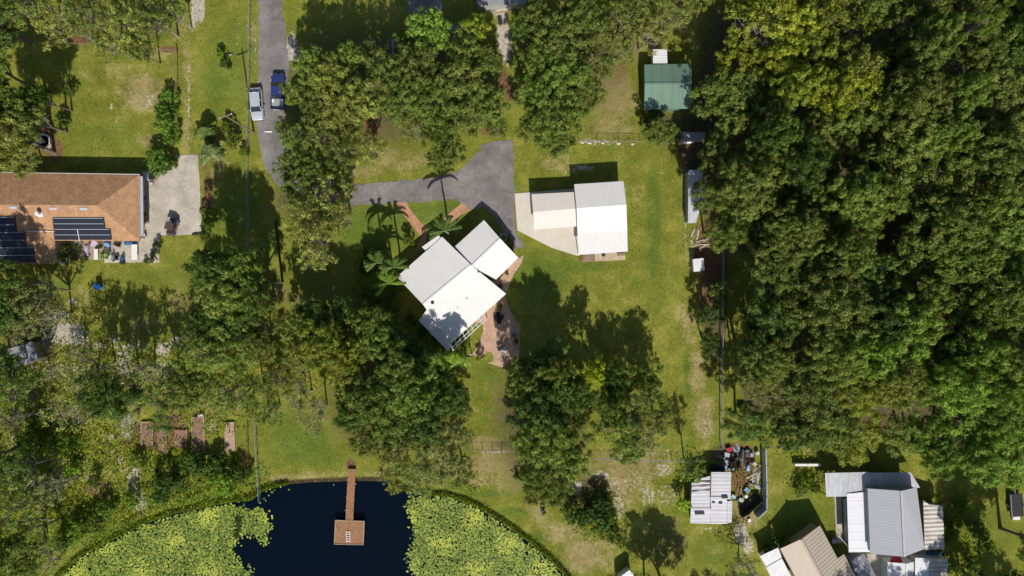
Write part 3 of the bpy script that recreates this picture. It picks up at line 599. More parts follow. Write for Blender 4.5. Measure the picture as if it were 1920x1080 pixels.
g3 = thing('dull_grey_shed', 'small dull grey gable shed between the beige house and the grey gable house', 'shed', G(1620, 1075)); g3l = g3.location.copy()
gable(g3, G(1594, 1052, 2.2) - g3l, G(1618, 1100, 2.2) - g3l, G(1611, 1043, 2.7) - g3l, G(1636, 1092, 2.7) - g3l, G(1645, 1085, 2.2) - g3l, G(1620, 1037, 2.2) - g3l, 'dull_tin', 'wall_grey', .12, .07)
# --- patched tin shed
ts = thing('patched_tin_shed', 'shed roofed in overlapping weathered white tin sheets beside the junk heap', 'shed', G(1335, 935)); tl = ts.location.copy()
def tp(px, py, z): return G(px, py, z) - tl
mb = MB()
slab(mb, [tp(1334, 885, 2.45), tp(1371, 885.5, 2.45), tp(1370, 936, 2.6), tp(1333, 936, 2.6)], .05)
slab(mb, [tp(1297, 906, 2.35), tp(1333, 904, 2.37), tp(1332, 955, 2.5), tp(1295.5, 955, 2.5)], .05)
slab(mb, [tp(1332, 932, 2.68), tp(1363, 932, 2.68), tp(1363, 982.5, 2.5), tp(1332, 982.5, 2.5)], .05)
slab(mb, [tp(1295.5, 953, 2.56), tp(1333, 953, 2.58), tp(1333.5, 982, 2.4), tp(1294, 981, 2.4)], .05)
slab(mb, [tp(1363.5, 940, 2.55), tp(1373, 940, 2.5), tp(1372, 980, 2.45), tp(1363.5, 981, 2.45)], .05)
slab(mb, [tp(1302, 900, 2.42), tp(1333, 892, 2.42), tp(1333, 902, 2.44), tp(1301, 908, 2.44)], .04)
mb.build('roof', 'shed_tin', ts)
for x, y, w_, h_ in ((1359, 932.5, .9, .35), (1351, 943, .5, .3), (1312, 963, 1.4, .3), (1338, 942, .4, .2)):
    p = tp(x, y, 2.75); MB().box((p.x, p.y, p.z), (w_, h_, .05), .05).build('roof_opening', 'dark_metal', ts)
mb = MB(); mb.prism([Vector((p.x, p.y, 2.2)) for p in [tp(x, y, 2.2) for x, y in ((1299, 910), (1334, 908), (1336, 890), (1368, 890), (1369, 977), (1299, 977))]], 2.3); mb.build('wall', 'old_wood', ts)
for k in range(5):
    p = tp(1298 + k * 7, 912, 2.45); q = tp(1298 + k * 7, 918, 2.45)
mb = MB()
for y in (902, 910.5, 919): mb.tube([tp(1297, y + 3, 2.5), tp(1333, y, 2.52)], .05, 5)
mb.tube([tp(1333, 886, 2.62), tp(1332.5, 955, 2.62)], .05, 5); mb.build('batten', 'old_wood', ts)
# --- sheds along the right fence, and other roofs half hidden by trees
def simple_shed(name, label, px, z, roofm, wallm, cat='shed', sl=(0, 0), t=.08):
    cx = sum(p[0] for p in px) / len(px); cy = sum(p[1] for p in px) / len(px)
    o = thing(name, label, cat, G(cx, cy)); l = o.location.copy()
    pts = []
    for i, (x, y) in enumerate(px): pts.append(G(x, y, z + (sl[0] * (x - cx) + sl[1] * (y - cy)) / 100.0) - l)
    MB().prism(pts, t).build('roof', roofm, o)
    MB().prism(walls_under(pts, .12, z - .25), z - .2).build('wall', wallm, o); return o
simple_shed('grey_lean_to', 'short dull grey tin roof at the wood edge below the green shed', [(1275, 247), (1322, 248), (1323, 262), (1276, 262)], 2.1, 'dull_tin', 'wall_grey')
simple_shed('long_grey_shed', 'narrow long grey roof running down the wood edge right of the garage', [(1291, 319), (1318, 318), (1316, 380), (1305, 418), (1290, 418)], 2.2, 'flat_tin', 'wall_grey')
simple_shed('pale_box_shed', 'small pale square shed roof in the brown strip right of the lawn', [(1299, 486), (1319, 484), (1321, 507), (1301, 510)], 1.6, 'white_tin', 'wall_white')
simple_shed('hidden_grey_house', 'dull grey roof mostly hidden by oaks at the top of the photo', [(845, 47), (882, 49), (884, 66), (846, 64)], 2.6, 'dull_tin', 'wall_grey')
simple_shed('hidden_shed', 'small grey roof peeping between oaks left of the bright green oak', [(733, 72), (758, 74), (762, 104), (736, 104)], 2.3, 'dull_tin', 'wall_grey')
simple_shed('top_edge_shed', 'grey shed roof with a ragged edge cut by the top of the photo', [(892, -30), (1000, -30), (985, 6), (893, 8)], 2.6, 'dull_tin', 'wall_grey')
simple_shed('shaded_shed', 'dark low shed in the shade of the trees near the left edge', [(14, 655), (60, 640), (74, 672), (28, 692)], 2.2, 'dull_tin', 'old_wood')
simple_shed('bottom_edge_shed', 'white roof corner poking in at the bottom edge beside the grey oak', [(1158, 1085), (1180, 1069), (1187, 1075), (1187, 1110), (1160, 1110)], 2.0, 'strip_tin', 'wall_white')
# ---------------------------------------------------------------- vegetation
leafmat('oak_leaf', (0.158, 0.208, 0.038), (0.39, 0.44, 0.105), trans=.36)
leafmat('shrub_leaf', (0.10, 0.155, 0.03), (0.24, 0.31, 0.07))
leafmat('palm_leaf', (0.10, 0.15, 0.03), (0.26, 0.30, 0.08))
leafmat('weed_leaf', (0.10, 0.13, 0.014), (0.28, 0.31, 0.035))
leafmat('pad_leaf', (0.17, 0.235, 0.042), (0.45, 0.48, 0.085), trans=0.1, rough=0.5)
leafmat('grass_blade', (0.09, 0.105, 0.012), (0.24, 0.22, 0.04), trans=0.3, rough=0.8)
def leaves_mesh(name, P, N, size, m, rs, aspect=0.6):
    """quads at P facing N, one mesh"""
    n = len(P); N = N / (np.linalg.norm(N, axis=1, keepdims=True) + 1e-9)
    a = rs.normal(size=(n, 3)); u = np.cross(N, a); u /= (np.linalg.norm(u, axis=1, keepdims=True) + 1e-9); v = np.cross(N, u)
    s = size * rs.uniform(0.6, 1.35, (n, 1)); asp = aspect * rs.uniform(0.7, 1.3, (n, 1))
    q = np.stack([P - u * s * .5, P + v * s * asp * .5 + N * s * .08, P + u * s * .5, P - v * s * asp * .5 + N * s * .08], 1).reshape(-1, 3)
    me = bpy.data.meshes.new(name); me.vertices.add(4 * n); me.vertices.foreach_set('co', q.ravel())
    me.loops.add(4 * n); me.loops.foreach_set('vertex_index', np.arange(4 * n)); me.polygons.add(n)
    me.polygons.foreach_set('loop_start', np.arange(n) * 4); me.polygons.foreach_set('loop_total', np.full(n, 4)); me.update(calc_edges=True)
    at = me.attributes.new('leaf', 'FLOAT', 'FACE'); at.data.foreach_set('value', rs.uniform(0, 1, n).astype(np.float32))
    me.materials.append(MATS[m]); return me
def unit(rs, n, up=0.0):
    d = rs.normal(size=(n, 3)); d[:, 2] += up; return d / np.linalg.norm(d, axis=1, keepdims=True)
def crown_points(rs, Rr, zc, dome, ncl, rc, nsub, rsub, nleaf, thin=1.0, hole=0.0):
    """clumps on a dome, tufts on the clumps, leaves on the tufts"""
    ph = rs.uniform(0, 6.28, 3)
    k = np.arange(ncl) + .5; rad = np.sqrt(k / ncl); th = k * 2.39996 + rs.uniform(0, 6.28)
    th = th + rs.normal(size=ncl) * .22; rad = np.clip(rad + rs.normal(size=ncl) * .06, 0, 1.02)
    out = 1 + .13 * np.sin(2 * th + ph[0]) + .10 * np.sin(3 * th + ph[1]) + .06 * np.sin(5 * th + ph[2])
    keep = rs.uniform(size=ncl) > hole * (rad > .35)
    c = np.stack([rad * out * Rr * .88 * np.cos(th), rad * out * Rr * .88 * np.sin(th), zc + dome * np.sqrt(np.clip(1.05 - rad ** 2, 0, 1)) + rs.normal(size=ncl) * dome * .2], 1)[keep]
    r1 = rc * rs.uniform(.65, 1.3, len(c)) * (1 - .25 * rad[keep])
    # a second, lower ring so the sides and the inside are leafy too
    m_ = ncl // 2; th2 = rs.uniform(0, 6.28, m_); rr = Rr * rs.uniform(.3, .88, m_)
    c = np.concatenate([c, np.stack([rr * np.cos(th2), rr * np.sin(th2), zc - dome * rs.uniform(.0, .45, m_)], 1)]); r1 = np.concatenate([r1, rc * rs.uniform(.7, 1.1, m_)])
    d = unit(rs, len(c) * nsub, .45); i1 = np.repeat(np.arange(len(c)), nsub)
    c2 = c[i1] + d * np.array([1, 1, .75]) * (r1[i1] * rs.uniform(.55, 1.0, len(i1)))[:, None]
    sel = rs.uniform(size=len(c2)) < thin; c2 = c2[sel]; d = d[sel]
    i2 = np.repeat(np.arange(len(c2)), nleaf); e = unit(rs, len(i2), .35)
    P = c2[i2] + e * np.array([1, 1, .7]) * (rsub * rs.uniform(.3, 1.05, len(i2)))[:, None]
    N = e * .40 + d[i2] * .85 + rs.normal(size=(len(i2), 3)) * .3; N[:, 2] += .25
    return P, N, c
def trunk_mb(rs, cl, zfork, r0, lean=(0, 0), nl=7, twigs=0, reach=.92):
    mb = MB(); top = Vector((lean[0], lean[1], zfork))
    mb.tube([(0, 0, -.3), (lean[0] * .1, lean[1] * .1, .4), (lean[0] * .5, lean[1] * .5, zfork * .55), top], [r0 * 1.6, r0 * 1.05, r0 * .85, r0 * .75], 8)
    idx = rs.permutation(len(cl))[:nl]
    for i in idx:
        e = Vector(cl[i]); m1 = top.lerp(e, .5) + Vector((rs.normal() * .3, rs.normal() * .3, -.2)); end = top.lerp(e, reach)
        mb.tube([top - Vector((0, 0, .2)), m1, end], [r0 * .55, r0 * .33, r0 * .12], 6)
        for j in range(2):
            b = m1.lerp(end, rs.uniform(.1, .7)); q = b + Vector((rs.normal() * 1.1, rs.normal() * 1.1, rs.uniform(.2, 1.2)))
            mb.tube([b, q], [r0 * .16, r0 * .05], 4, cap=False)
    for j in range(twigs):
        e = Vector(cl[rs.randint(len(cl))]); b = top.lerp(e, .8); d = Vector((rs.normal(), rs.normal(), rs.uniform(.2, .8))).normalized()
        q = b + d * rs.uniform(1.2, 2.6); mb.tube([b, b.lerp(q, .5) + Vector((rs.normal() * .15, rs.normal() * .15, 0)), q], [.06, .045, .02], 4, cap=False)
        for t in range(3):
            s = b.lerp(q, rs.uniform(.3, .9)); mb.tube([s, s + Vector((rs.normal() * .5, rs.normal() * .5, rs.uniform(0, .5)))], [.03, .012], 3, cap=False)
    return mb
PROTO = {}
def proto(key, seed, Rr, zc, dome, ncl, rc, nsub, rsub, nleaf, size, trunk_r, thin=1.0, hole=0.0, twigs=0, bark='bark', leafm='oak_leaf', nl=7, zf=.55, tname='trunk', asp=.6):
    rs = np.random.RandomState(seed)
    P, N, c = crown_points(rs, Rr, zc, dome, ncl, rc, nsub, rsub, nleaf, thin, hole)
    me = leaves_mesh('crown', P, N, size, leafm, rs, asp)
    tb = trunk_mb(rs, c, zc * zf, trunk_r, (rs.normal() * .4, rs.normal() * .4), nl, twigs)
    t = tb.build(tname, bark, None); tm = t.data; bpy.data.objects.remove(t)
    PROTO.setdefault(key, []).append((me, tm, Rr, zc))
for s in range(4): proto('oak', 11 + s, 4.6, 7.6, 2.0, 30, 1.25, 15, .42, 26, .235, .30, hole=.08)
for s in range(3): proto('open', 31 + s, 4.4, 7.8, 1.8, 26, 1.15, 12, .42, 15, .25, .22, thin=.8, hole=.22, twigs=14, bark='pale_bark', nl=12)
for s in range(2): proto('thin', 51 + s, 3.8, 8.0, 1.6, 20, 1.0, 9, .42, 12, .24, .16, thin=.6, hole=.4, twigs=16, bark='pale_bark', nl=12)
for s in range(3): proto('wood', 71 + s, 4.8, 9.0, 2.3, 34, (1.0, 1.25, 1.45)[s], 16, .42, 27, (.22, .25, .235)[s], .28, hole=.05)
proto('big', 84, 6.4, 9.6, 3.0, 62, 1.25, 16, .42, 27, .235, .40, hole=.04, nl=10)
proto('big', 85, 6.4, 9.6, 3.0, 58, 1.35, 16, .42, 27, .24, .40, hole=.05, nl=10)
proto('fluffy', 91, 4.4, 7.2, 2.6, 42, .85, 10, .34, 22, .34, .25, asp=.8)
for s in range(2): proto('shrub', 111 + s, 1.6, .9, .7, 16, .5, 10, .2, 14, .17, .06, leafm='shrub_leaf', tname='stem', nl=5, zf=.3)
def cone_proto():
    rs = np.random.RandomState(5); n = 15000
    z = rs.uniform(.05, 1, n) ** .8; th = rs.uniform(0, 6.28, n); lob = 1 + .16 * np.sin(5 * th + z * 14) + .1 * np.sin(9 * th - z * 22)
    r = 2.1 * (1 - z) ** .62 * lob * rs.uniform(.72, 1.03, n)
    P = np.stack([r * np.cos(th), r * np.sin(th), .5 + z * 8.0], 1); N = np.stack([np.cos(th), np.sin(th), np.full(n, .7)], 1) + rs.normal(size=(n, 3)) * .4
    me = leaves_mesh('crown', P, N, .2, 'oak_leaf', rs); t = MB().tube([(0, 0, -.2), (0, 0, 4), (0, 0, 8)], [.22, .14, .03], 8).build('trunk', 'bark'); tm = t.data; bpy.data.objects.remove(t)
    PROTO['conifer'] = [(me, tm, 2.1, 4.0)]
cone_proto()
TINT = {  # crown colour (multiplies the leaf colours) and the words for it
 'olive': ((1.0, 1.0, 1.0), 'olive green'), 'dark': ((.62, .80, .75), 'dark green'), 'yellow': ((1.3, 1.26, .78), 'yellow-green'), 'amber': ((1.45, 1.3, .68), 'yellow-tinged'), 'vivid': ((1.25, 1.7, 1.1), 'vivid green'), 'gold': ((1.9, 1.75, .5), 'golden yellow'),
 'grey': ((1.35, 1.25, 1.9), 'grey-green'), 'bright': ((1.05, 1.3, .95), 'bright green'), 'pale': ((1.5, 1.35, 1.4), 'pale olive'), 'lime': ((1.7, 1.9, .9), 'lime green'), 'mid': ((.98, 1.08, .95), 'mid green')}
KINDW = {'big': 'broad domed oak', 'oak': 'oak', 'open': 'open-crowned oak', 'thin': 'thin sparse tree', 'wood': 'oak', 'fluffy': 'bushy tree', 'shrub': 'shrub', 'conifer': 'pointed conifer'}
LAND = [('blue pickup', 522, 172), ('silver car', 482, 195), ('shingled house', 130, 385), ('round stone fountain', 85, 265), ('main white-roofed house', 855, 530), ('steel garage', 1130, 408), ('green shed', 1252, 160),
 ('jetty platform', 655, 998), ('patched tin shed', 1335, 935), ('grey gable house', 1680, 975), ('beige-roofed house', 1525, 1040), ('blue barrel', 188, 536), ('raised garden beds', 350, 820), ('white sand path at the top', 950, 70),
 ('paver patio', 940, 620), ('driveway fork', 935, 300), ('sandy track at the top left', 365, 30), ('long grey shed', 1302, 368), ('lily pad pond corner', 210, 1010), ('utility pole', 475, 248), ('shaded shed', 45, 665), ('straw-coloured clearing', 925, 880), ('sandy clearing', 1180, 900)]
TREES = []
def tree(kind, tint, px, py, r, h=None, name=None, cat='tree', label=None, sq=1.0):
    """px, py, r: crown centre and radius on the photo; h: height of the crown's middle in metres"""
    TREES.append(dict(kind=kind, tint=tint, px=px, py=py, r=r, h=h, name=name, cat=cat, label=label, sq=sq))
def put_tree(d, label, group):
    kind = d['kind']; v = rng.choice(PROTO[kind]); me, tm, Rr, zc = v
    if d['h']: h = d['h']
    else: h = {'shrub': .9, 'conifer': 4.5}.get(kind, 4.2 + d['r'] * .078)
    k = S * (1 - h / H); sx = d['r'] * k / Rr; sz = h / zc
    nm = d['name'] or {'shrub': 'shrub', 'conifer': 'conifer'}.get(kind, 'oak_tree' if kind in ('oak', 'open', 'wood', 'big') else 'tree')
    b = G(d['px'], d['py'], h); t = thing(nm, label, d['cat'], (b.x, b.y, 0), rng.uniform(0, 6.28), group)
    t.scale = (sx, sx * d['sq'], sz)
    c = bpy.data.objects.new('crown' if kind != 'shrub' else 'foliage', me); col.objects.link(c); c.parent = t
    j = rng.uniform(.78, 1.25); tc = TINT[d['tint']][0]
    c.color = (tc[0] * j, tc[1] * j * rng.uniform(.96, 1.04), tc[2] * j, 1)
    q = bpy.data.objects.new('trunk' if kind != 'shrub' else 'stem', tm); col.objects.link(q); q.parent = t
    return t
O, P_, T_, W_ = 'oak', 'open', 'thin', 'wood'
for a in [
 # top left
 (P_,'olive',55,28,46),(P_,'pale',112,40,52),(P_,'olive',172,34,50),(P_,'pale',228,48,50),(P_,'olive',288,34,46),(P_,'olive',322,22,32),(P_,'pale',205,84,32),(O,'olive',262,94,26),(O,'dark',-20,40,60),
 (O,'pale',18,262,56,10),(O,'olive',52,222,40,9),(O,'mid',14,196,44,9),(O,'dark',72,182,26,8),(O,'mid',-20,130,50,9),(O,'olive',40,300,34,5),
 # top middle block
 (O,'mid',588,128,40),(O,'pale',622,158,50),(O,'pale',668,190,52),(O,'olive',560,172,30,7),(O,'pale',640,215,46),(O,'olive',600,210,40),(O,'mid',655,112,34),(P_,'olive',700,110,36),(O,'olive',735,140,48),
 (O,'mid',752,190,50),(O,'olive',790,128,50),(O,'mid',812,190,55),(O,'olive',860,150,55),(O,'mid',905,196,48),(O,'olive',870,218,46),(O,'mid',828,252,36),(O,'bright',806,62,46,8),(O,'bright',760,85,24,6),(O,'yellow',888,62,32),(O,'mid',868,98,40),(O,'olive',912,120,36),
 (O,'mid',845,290,30,6),(O,'mid',930,238,24,6),(P_,'olive',780,240,34),(O,'mid',820,300,22,5),
 (O,'olive',1008,36,36),(O,'dark',985,60,30,6),(O,'olive',1050,70,52),(O,'mid',1012,118,44),(O,'olive',1102,40,52),(O,'mid',1062,150,52),(O,'mid',1005,182,42),(P_,'olive',1110,112,46),(P_,'olive',1165,42,50),(P_,'pale',1215,62,46),(P_,'olive',1258,22,44),(P_,'olive',1160,96,30),
 (O,'mid',1052,210,48),(O,'mid',1008,240,40),(O,'mid',1045,262,34,6),(O,'olive',1100,178,40),(P_,'olive',1200,10,48),(O,'olive',1290,-10,46),
 # driveway block
 (P_,'mid',560,268,38,7),(P_,'pale',600,262,40,7),(O,'mid',585,318,34,7),(P_,'olive',640,282,44),(P_,'pale',692,282,36,6),(O,'pale',648,252,34),(O,'olive',545,310,30,6),(O,'mid',560,352,34,7),(P_,'pale',612,372,48,8),(P_,'pale',570,402,46,9),(P_,'pale',632,412,38,8),(P_,'pale',585,450,50,10),(T_,'pale',596,480,36,9),(O,'olive',645,352,28,5),(O,'olive',536,242,22,4),
 # middle left
 (O,'dark',400,502,44,10),(O,'olive',420,548,52,10),(O,'mid',462,505,44,9),(O,'mid',478,560,42,9),(O,'dark',440,600,46),(O,'dark',385,600,40),(O,'mid',430,650,56,8),(P_,'mid',370,668,46,8),(O,'olive',485,645,34,7),
 (O,'olive',560,610,40),(O,'yellow',610,642,52,9),(O,'yellow',648,672,46,9),(O,'olive',575,660,40),(O,'dark',590,590,36,7),(O,'dark',640,590,40,6),(P_,'olive',660,615,36),(O,'mid',700,600,36,8),(O,'mid',704,642,42,8),(O,'dark',738,632,34,4.5),(O,'dark',772,668,36,4),(O,'mid',740,690,50,9),
 (O,'mid',800,706,48,7),(O,'dark',850,742,36,8),(O,'mid',770,740,52,9),(O,'mid',700,745,52,10),(O,'olive',660,720,40,8),(O,'dark',662,775,36,8),(O,'mid',735,790,50),(O,'dark',800,790,52),(O,'olive',690,825,38,7),(P_,'grey',850,810,40),(P_,'olive',760,848,52),(P_,'grey',820,862,54,8),(P_,'olive',860,880,36),(P_,'pale',740,890,34,6),(P_,'grey',790,900,36,6),
 (T_,'grey',690,655,20,9),(T_,'grey',590,775,42,7),(T_,'grey',560,745,40,7),(P_,'olive',520,720,38,6),(P_,'mid',465,735,44,7),(P_,'mid',410,740,44,7),(P_,'olive',500,770,34,6),(T_,'olive',560,700,34,6),(O,'mid',360,725,44,7),
 # right of centre, lower
 (O,'dark',1008,690,36,7),(O,'dark',1030,668,40,6.5),(O,'dark',1045,708,46,8),(O,'mid',985,722,44,9),(O,'olive',1040,694,28,9),(O,'dark',1070,740,44),(O,'dark',1000,770,52,10),(O,'mid',1070,800,46),(O,'mid',1010,826,52,10),(O,'mid',1062,858,44),(O,'mid',1000,876,44,8),(O,'mid',1042,906,42,7),(O,'olive',1010,920,32,6),
 (O,'gold',1111,698,26,7.5),(O,'dark',1100,752,28,5),(O,'dark',1158,715,36,5.5),(O,'mid',1155,772,38),(P_,'mid',1220,755,42,7),(P_,'mid',1168,812,46,8),(P_,'grey',1205,812,42,8),(O,'mid',1212,706,34,5.5),(P_,'olive',1240,790,30,7),(O,'mid',1180,846,30,6),
 (O,'dark',1262,1138,58,6.5),(P_,'mid',1222,1118,46,6),(O,'mid',1925,1130,58,10),(O,'mid',1872,1112,46,9),(O,'dark',1965,1035,54,10),(O,'lime',1282,946,14,2),(T_,'dark',1400,1065,40,4),
 (O,'mid',1238,250,30,4.6),(O,'dark',1332,592,24,4.5),(O,'dark',1330,640,24,4),(O,'mid',1345,545,20,4),
 # bottom left
 (P_,'grey',40,560,44,7),(P_,'grey',80,590,42,7),(O,'dark',0,530,46,9),(P_,'grey',30,610,40,7),(O,'dark',5,590,40,8),(T_,'grey',85,545,34,6),(O,'dark',12,680,36),(P_,'mid',30,720,48,8),(T_,'grey',110,700,40,7),(T_,'grey',160,690,50,8),(O,'dark',205,742,54,9),(T_,'grey',240,700,50,8),(T_,'pale',130,770,54,8),
 (T_,'pale',240,770,46,7),(T_,'grey',290,700,44,8),(P_,'dark',310,740,40,7),(P_,'dark',310,790,28,5),(T_,'olive',10,790,46,8),(P_,'dark',40,880,46,7),(T_,'grey',90,915,46,7),(P_,'mid',20,960,52,8),(T_,'mid',60,1000,46,7),(O,'mid',20,1050,54,8),(T_,'mid',80,1050,40,6),
 (O,'mid',-40,860,56),(O,'olive',-50,700,50),
 ]: tree(*a)
tree('open', 'mid', 1300, 878, 29, 6.0)
for a in [(1400,348,68,11,'olive'),(1425,676,62,10,'olive'),(1548,566,82,12,'olive'),(1700,190,72,12.5,'olive'),(1600,372,66,12,'mid'),(1762,430,72,12,'olive'),(1856,290,68,12,'olive'),(1668,712,60,11,'pale'),(1486,438,58,12,'olive'),(1450,250,52,11.5,'mid'),(1860,560,70,12,'mid')]:
    tree('big', a[4], a[0], a[1], a[2], a[3])
# the fan of rounded shrubs and small bushes
for a in [('vivid',318,182,15),('vivid',312,212,19),('vivid',314,238,22),('vivid',322,262,14),('vivid',300,300,26),('mid',322,308,14),('lime',414,104,9),('mid',422,122,9),('olive',133,172,13),('mid',116,222,12),('pale',120,238,10),('mid',385,250,18),('dark',398,282,14),
 ('yellow',440,262,16),('yellow',428,238,14),('lime',458,286,9),('bright',390,420,13),('mid',385,440,12),('pale',383,395,9),('olive',1216,236,18),('olive',1262,262,16),('mid',1230,216,16),('lime',1470,1022,14),('mid',1455,1012,13),('dark',1440,1030,12),('dark',1095,965,24),('mid',1130,975,28),('dark',1128,945,24),('mid',1070,960,20),('olive',1145,1000,20),
 ('yellow',124,466,9),('olive',134,478,9),('lime',197,478,9),('mid',147,462,7),('olive',285,488,6),('dark',292,474,7),('dark',297,460,6),('yellow',118,482,8),('lime',875,645,10),('mid',868,664,9),('yellow',900,668,8),('lime',1510,900,14),('yellow',1525,912,12),('pale',1500,918,12),('mid',445,1000,8),
 ('mid',310,900,26),('dark',335,905,20),('mid',380,880,24),('lime',420,905,24),('mid',450,890,20),('dark',300,930,16),('bright',360,865,22),('mid',410,870,22),('lime',260,865,14),('lime',130,830,22),('lime',60,820,22),('yellow',95,840,22),('bright',75,790,14),('lime',140,880,16),('mid',180,900,12),('bright',200,955,20),('lime',150,990,24),('yellow',180,975,20),('lime',250,935,16),('mid',120,1020,18),
 ('mid',765,450,12),('olive',700,560,24),('mid',730,570,20),('olive',690,500,18),('mid',745,545,14),('dark',700,480,18),('olive',820,640,14),('mid',790,620,14),('olive',770,600,12),
 ('bright',1770,985,14),('mid',1780,1000,14),('lime',1800,950,14),('mid',1830,990,16),('lime',1790,1060,14),('mid',1820,1060,16),('lime',1850,1020,14),('olive',1560,905,10),('mid',1375,880,8)]:
    tree('shrub', a[0], a[1], a[2], a[3], .55 + a[3] * .035, cat='shrub')
# the wood on the right: rows of crowns, so each has its row and place
def wood_rows():
    row = 0; wood = []
    for ry in range(-70, 920, 62):
        xs = []
        x = 1290 + (row % 2) * 34
        while x < 2040:
            px = x + rng.uniform(-13, 13); py = ry + rng.uniform(-16, 16)
            ins = inpoly(np.array([px]), np.array([py]), [(a, b) for a, b in WOODS])[0]
            gap = any(((px - gx) / ga) ** 2 + ((py - gy) / gb) ** 2 < 1 for gx, gy, ga, gb in ((1390, 560, 34, 90), (1330, 200, 26, 90), (1890, 940, 60, 60), (1450, 650, 30, 24), (1660, 430, 20, 16)))
            if ins and not gap: xs.append((px, py))
            x += 64 + rng.uniform(-6, 8)
        for i, (px, py) in enumerate(xs): wood.append((row, i, len(xs), px, py))
        row += 1
    names = ['top', 'second', 'third', 'fourth', 'fifth', 'sixth', 'seventh', 'eighth', 'ninth', 'tenth', 'eleventh', 'twelfth', 'thirteenth', 'fourteenth', 'fifteenth', 'sixteenth', 'seventeenth']
    for row, i, n, px, py in wood:
        if py < 120 and px < 1640: tint = rng.choice(['amber', 'yellow']) if px < 1620 else 'olive'
        elif ((px - 1550) / 90) ** 2 + ((py - 110) / 80) ** 2 < 1: tint = rng.choice(['amber', 'yellow', 'pale'])
        elif py > 640 and px > 1560: tint = rng.choice(['mid', 'olive', 'yellow', 'bright'])
        else: tint = rng.choice(['olive', 'olive', 'olive', 'mid', 'dark'])
        r = rng.uniform(34, 60); kind = W_
        if rng.random() < .12: kind = P_
        if 1540 < px < 1640 and py < 170: kind = P_
        if py > 740 and px > 1700: tint, kind = 'bright', 'wood'
        h = rng.uniform(7.5, 13.5) if px > 1420 else rng.uniform(7, 10)
        if py > 740: h = rng.uniform(6.5, 9)
        w_ = TINT[tint][1]
        d = dict(kind=kind, tint=tint, px=px, py=py, r=r, h=h, name=None, cat='tree', label=None, sq=rng.uniform(.85, 1.15))
        put_tree(d, '%s crown, %s from the left in the %s row of the dense right-hand wood' % (w_, 'first' if i == 0 else names[i], names[row]), 'crowns of the dense wood')
wood_rows()
def finish_trees():
    used = {}
    order = ['', 'second ', 'third ', 'fourth ', 'fifth ', 'sixth ', 'seventh ', 'eighth ', 'ninth ', 'tenth ', 'eleventh ', 'twelfth ']
    rows = []
    for d in TREES:
        best = min(LAND, key=lambda l: math.hypot(l[1] - d['px'], l[2] - d['py'])); dist = math.hypot(best[1] - d['px'], best[2] - d['py'])
        ang = math.degrees(math.atan2(-(d['py'] - best[2]), d['px'] - best[1])) % 360
        side = ['right of', 'above and right of', 'above', 'above and left of', 'left of', 'below and left of', 'below', 'below and right of'][int((ang + 22.5) // 45) % 8]
        rows.append((dist, d, '%s %s' % (TINT[d['tint']][1], KINDW[d['kind']]), side, best[0]))
    rows.sort(key=lambda r: r[0])
    for dist, d, look, side, lm in rows:
        k = (look, side, lm); n = used.get(k, 0); used[k] = n + 1
        lab = '%s%s %s the %s' % (('%snearest ' % order[n]) if n else 'nearest ', look, side, lm)
        put_tree(d, d['label'] or lab, {'shrub': 'shrubs and bushes', 'conifer': None}.get(d['kind'], 'scattered trees'))
finish_trees()
# trees beyond the frame so the wood does not stop at the picture's edge
for k in range(46):
    a = rng.choice(['l', 't', 'b', 'r'])
    px, py = {'l': (rng.uniform(-330, -90), rng.uniform(-200, 1250)), 't': (rng.uniform(-200, 1300), rng.uniform(-280, -110)), 'b': (rng.uniform(1150, 2000), rng.uniform(1200, 1350)), 'r': (rng.uniform(2080, 2300), rng.uniform(-100, 1200))}[a]
    put_tree(dict(kind=rng.choice(['oak', 'open']), tint=rng.choice(['olive', 'mid', 'dark']), px=px, py=py, r=rng.uniform(45, 60), h=None, name=None, cat='tree', label=None, sq=1.0), 'oak of the surrounding woodland standing beyond the photo edge', 'woodland beyond the photo edge')

# palms
def frond(rs, ang, length, droop, up, width=.55, n=15):
    P = []; F = []
    d = np.array([math.cos(ang), math.sin(ang)]); sdv = np.array([-d[1], d[0]])
    spine = []
    for i in range(n + 1):
        t = i / n; r = length * (t - .12 * t * t); z = up * math.sin(t * 1.7) - droop * t * t * 1.0
        spine.append((d[0] * r, d[1] * r, z))
    mb = MB(); mb.tube([spine[0], spine[n // 3], spine[2 * n // 3], spine[n]], [.05, .035, .02, .008], 4, cap=False)
    for i in range(1, n + 1):
        t = i / n; wl = width * math.sin(min(1, t * 1.25 + .12) * math.pi * .62) * (1 if t < .8 else 1.5 - t * .6)
        for s in (-1, 1):
            for j in range(3):
                b = Vector(spine[i - 1]).lerp(Vector(spine[i]), j / 3)
                tip = b + Vector((d[0] * .35 + s * sdv[0], d[1] * .35 + s * sdv[1], -.35 + rs.normal() * .1)) * wl
                o = Vector((d[0], d[1], 0)) * .055
                mb.add([b - o, b + o, tip], [(0, 1, 2)])
    return mb
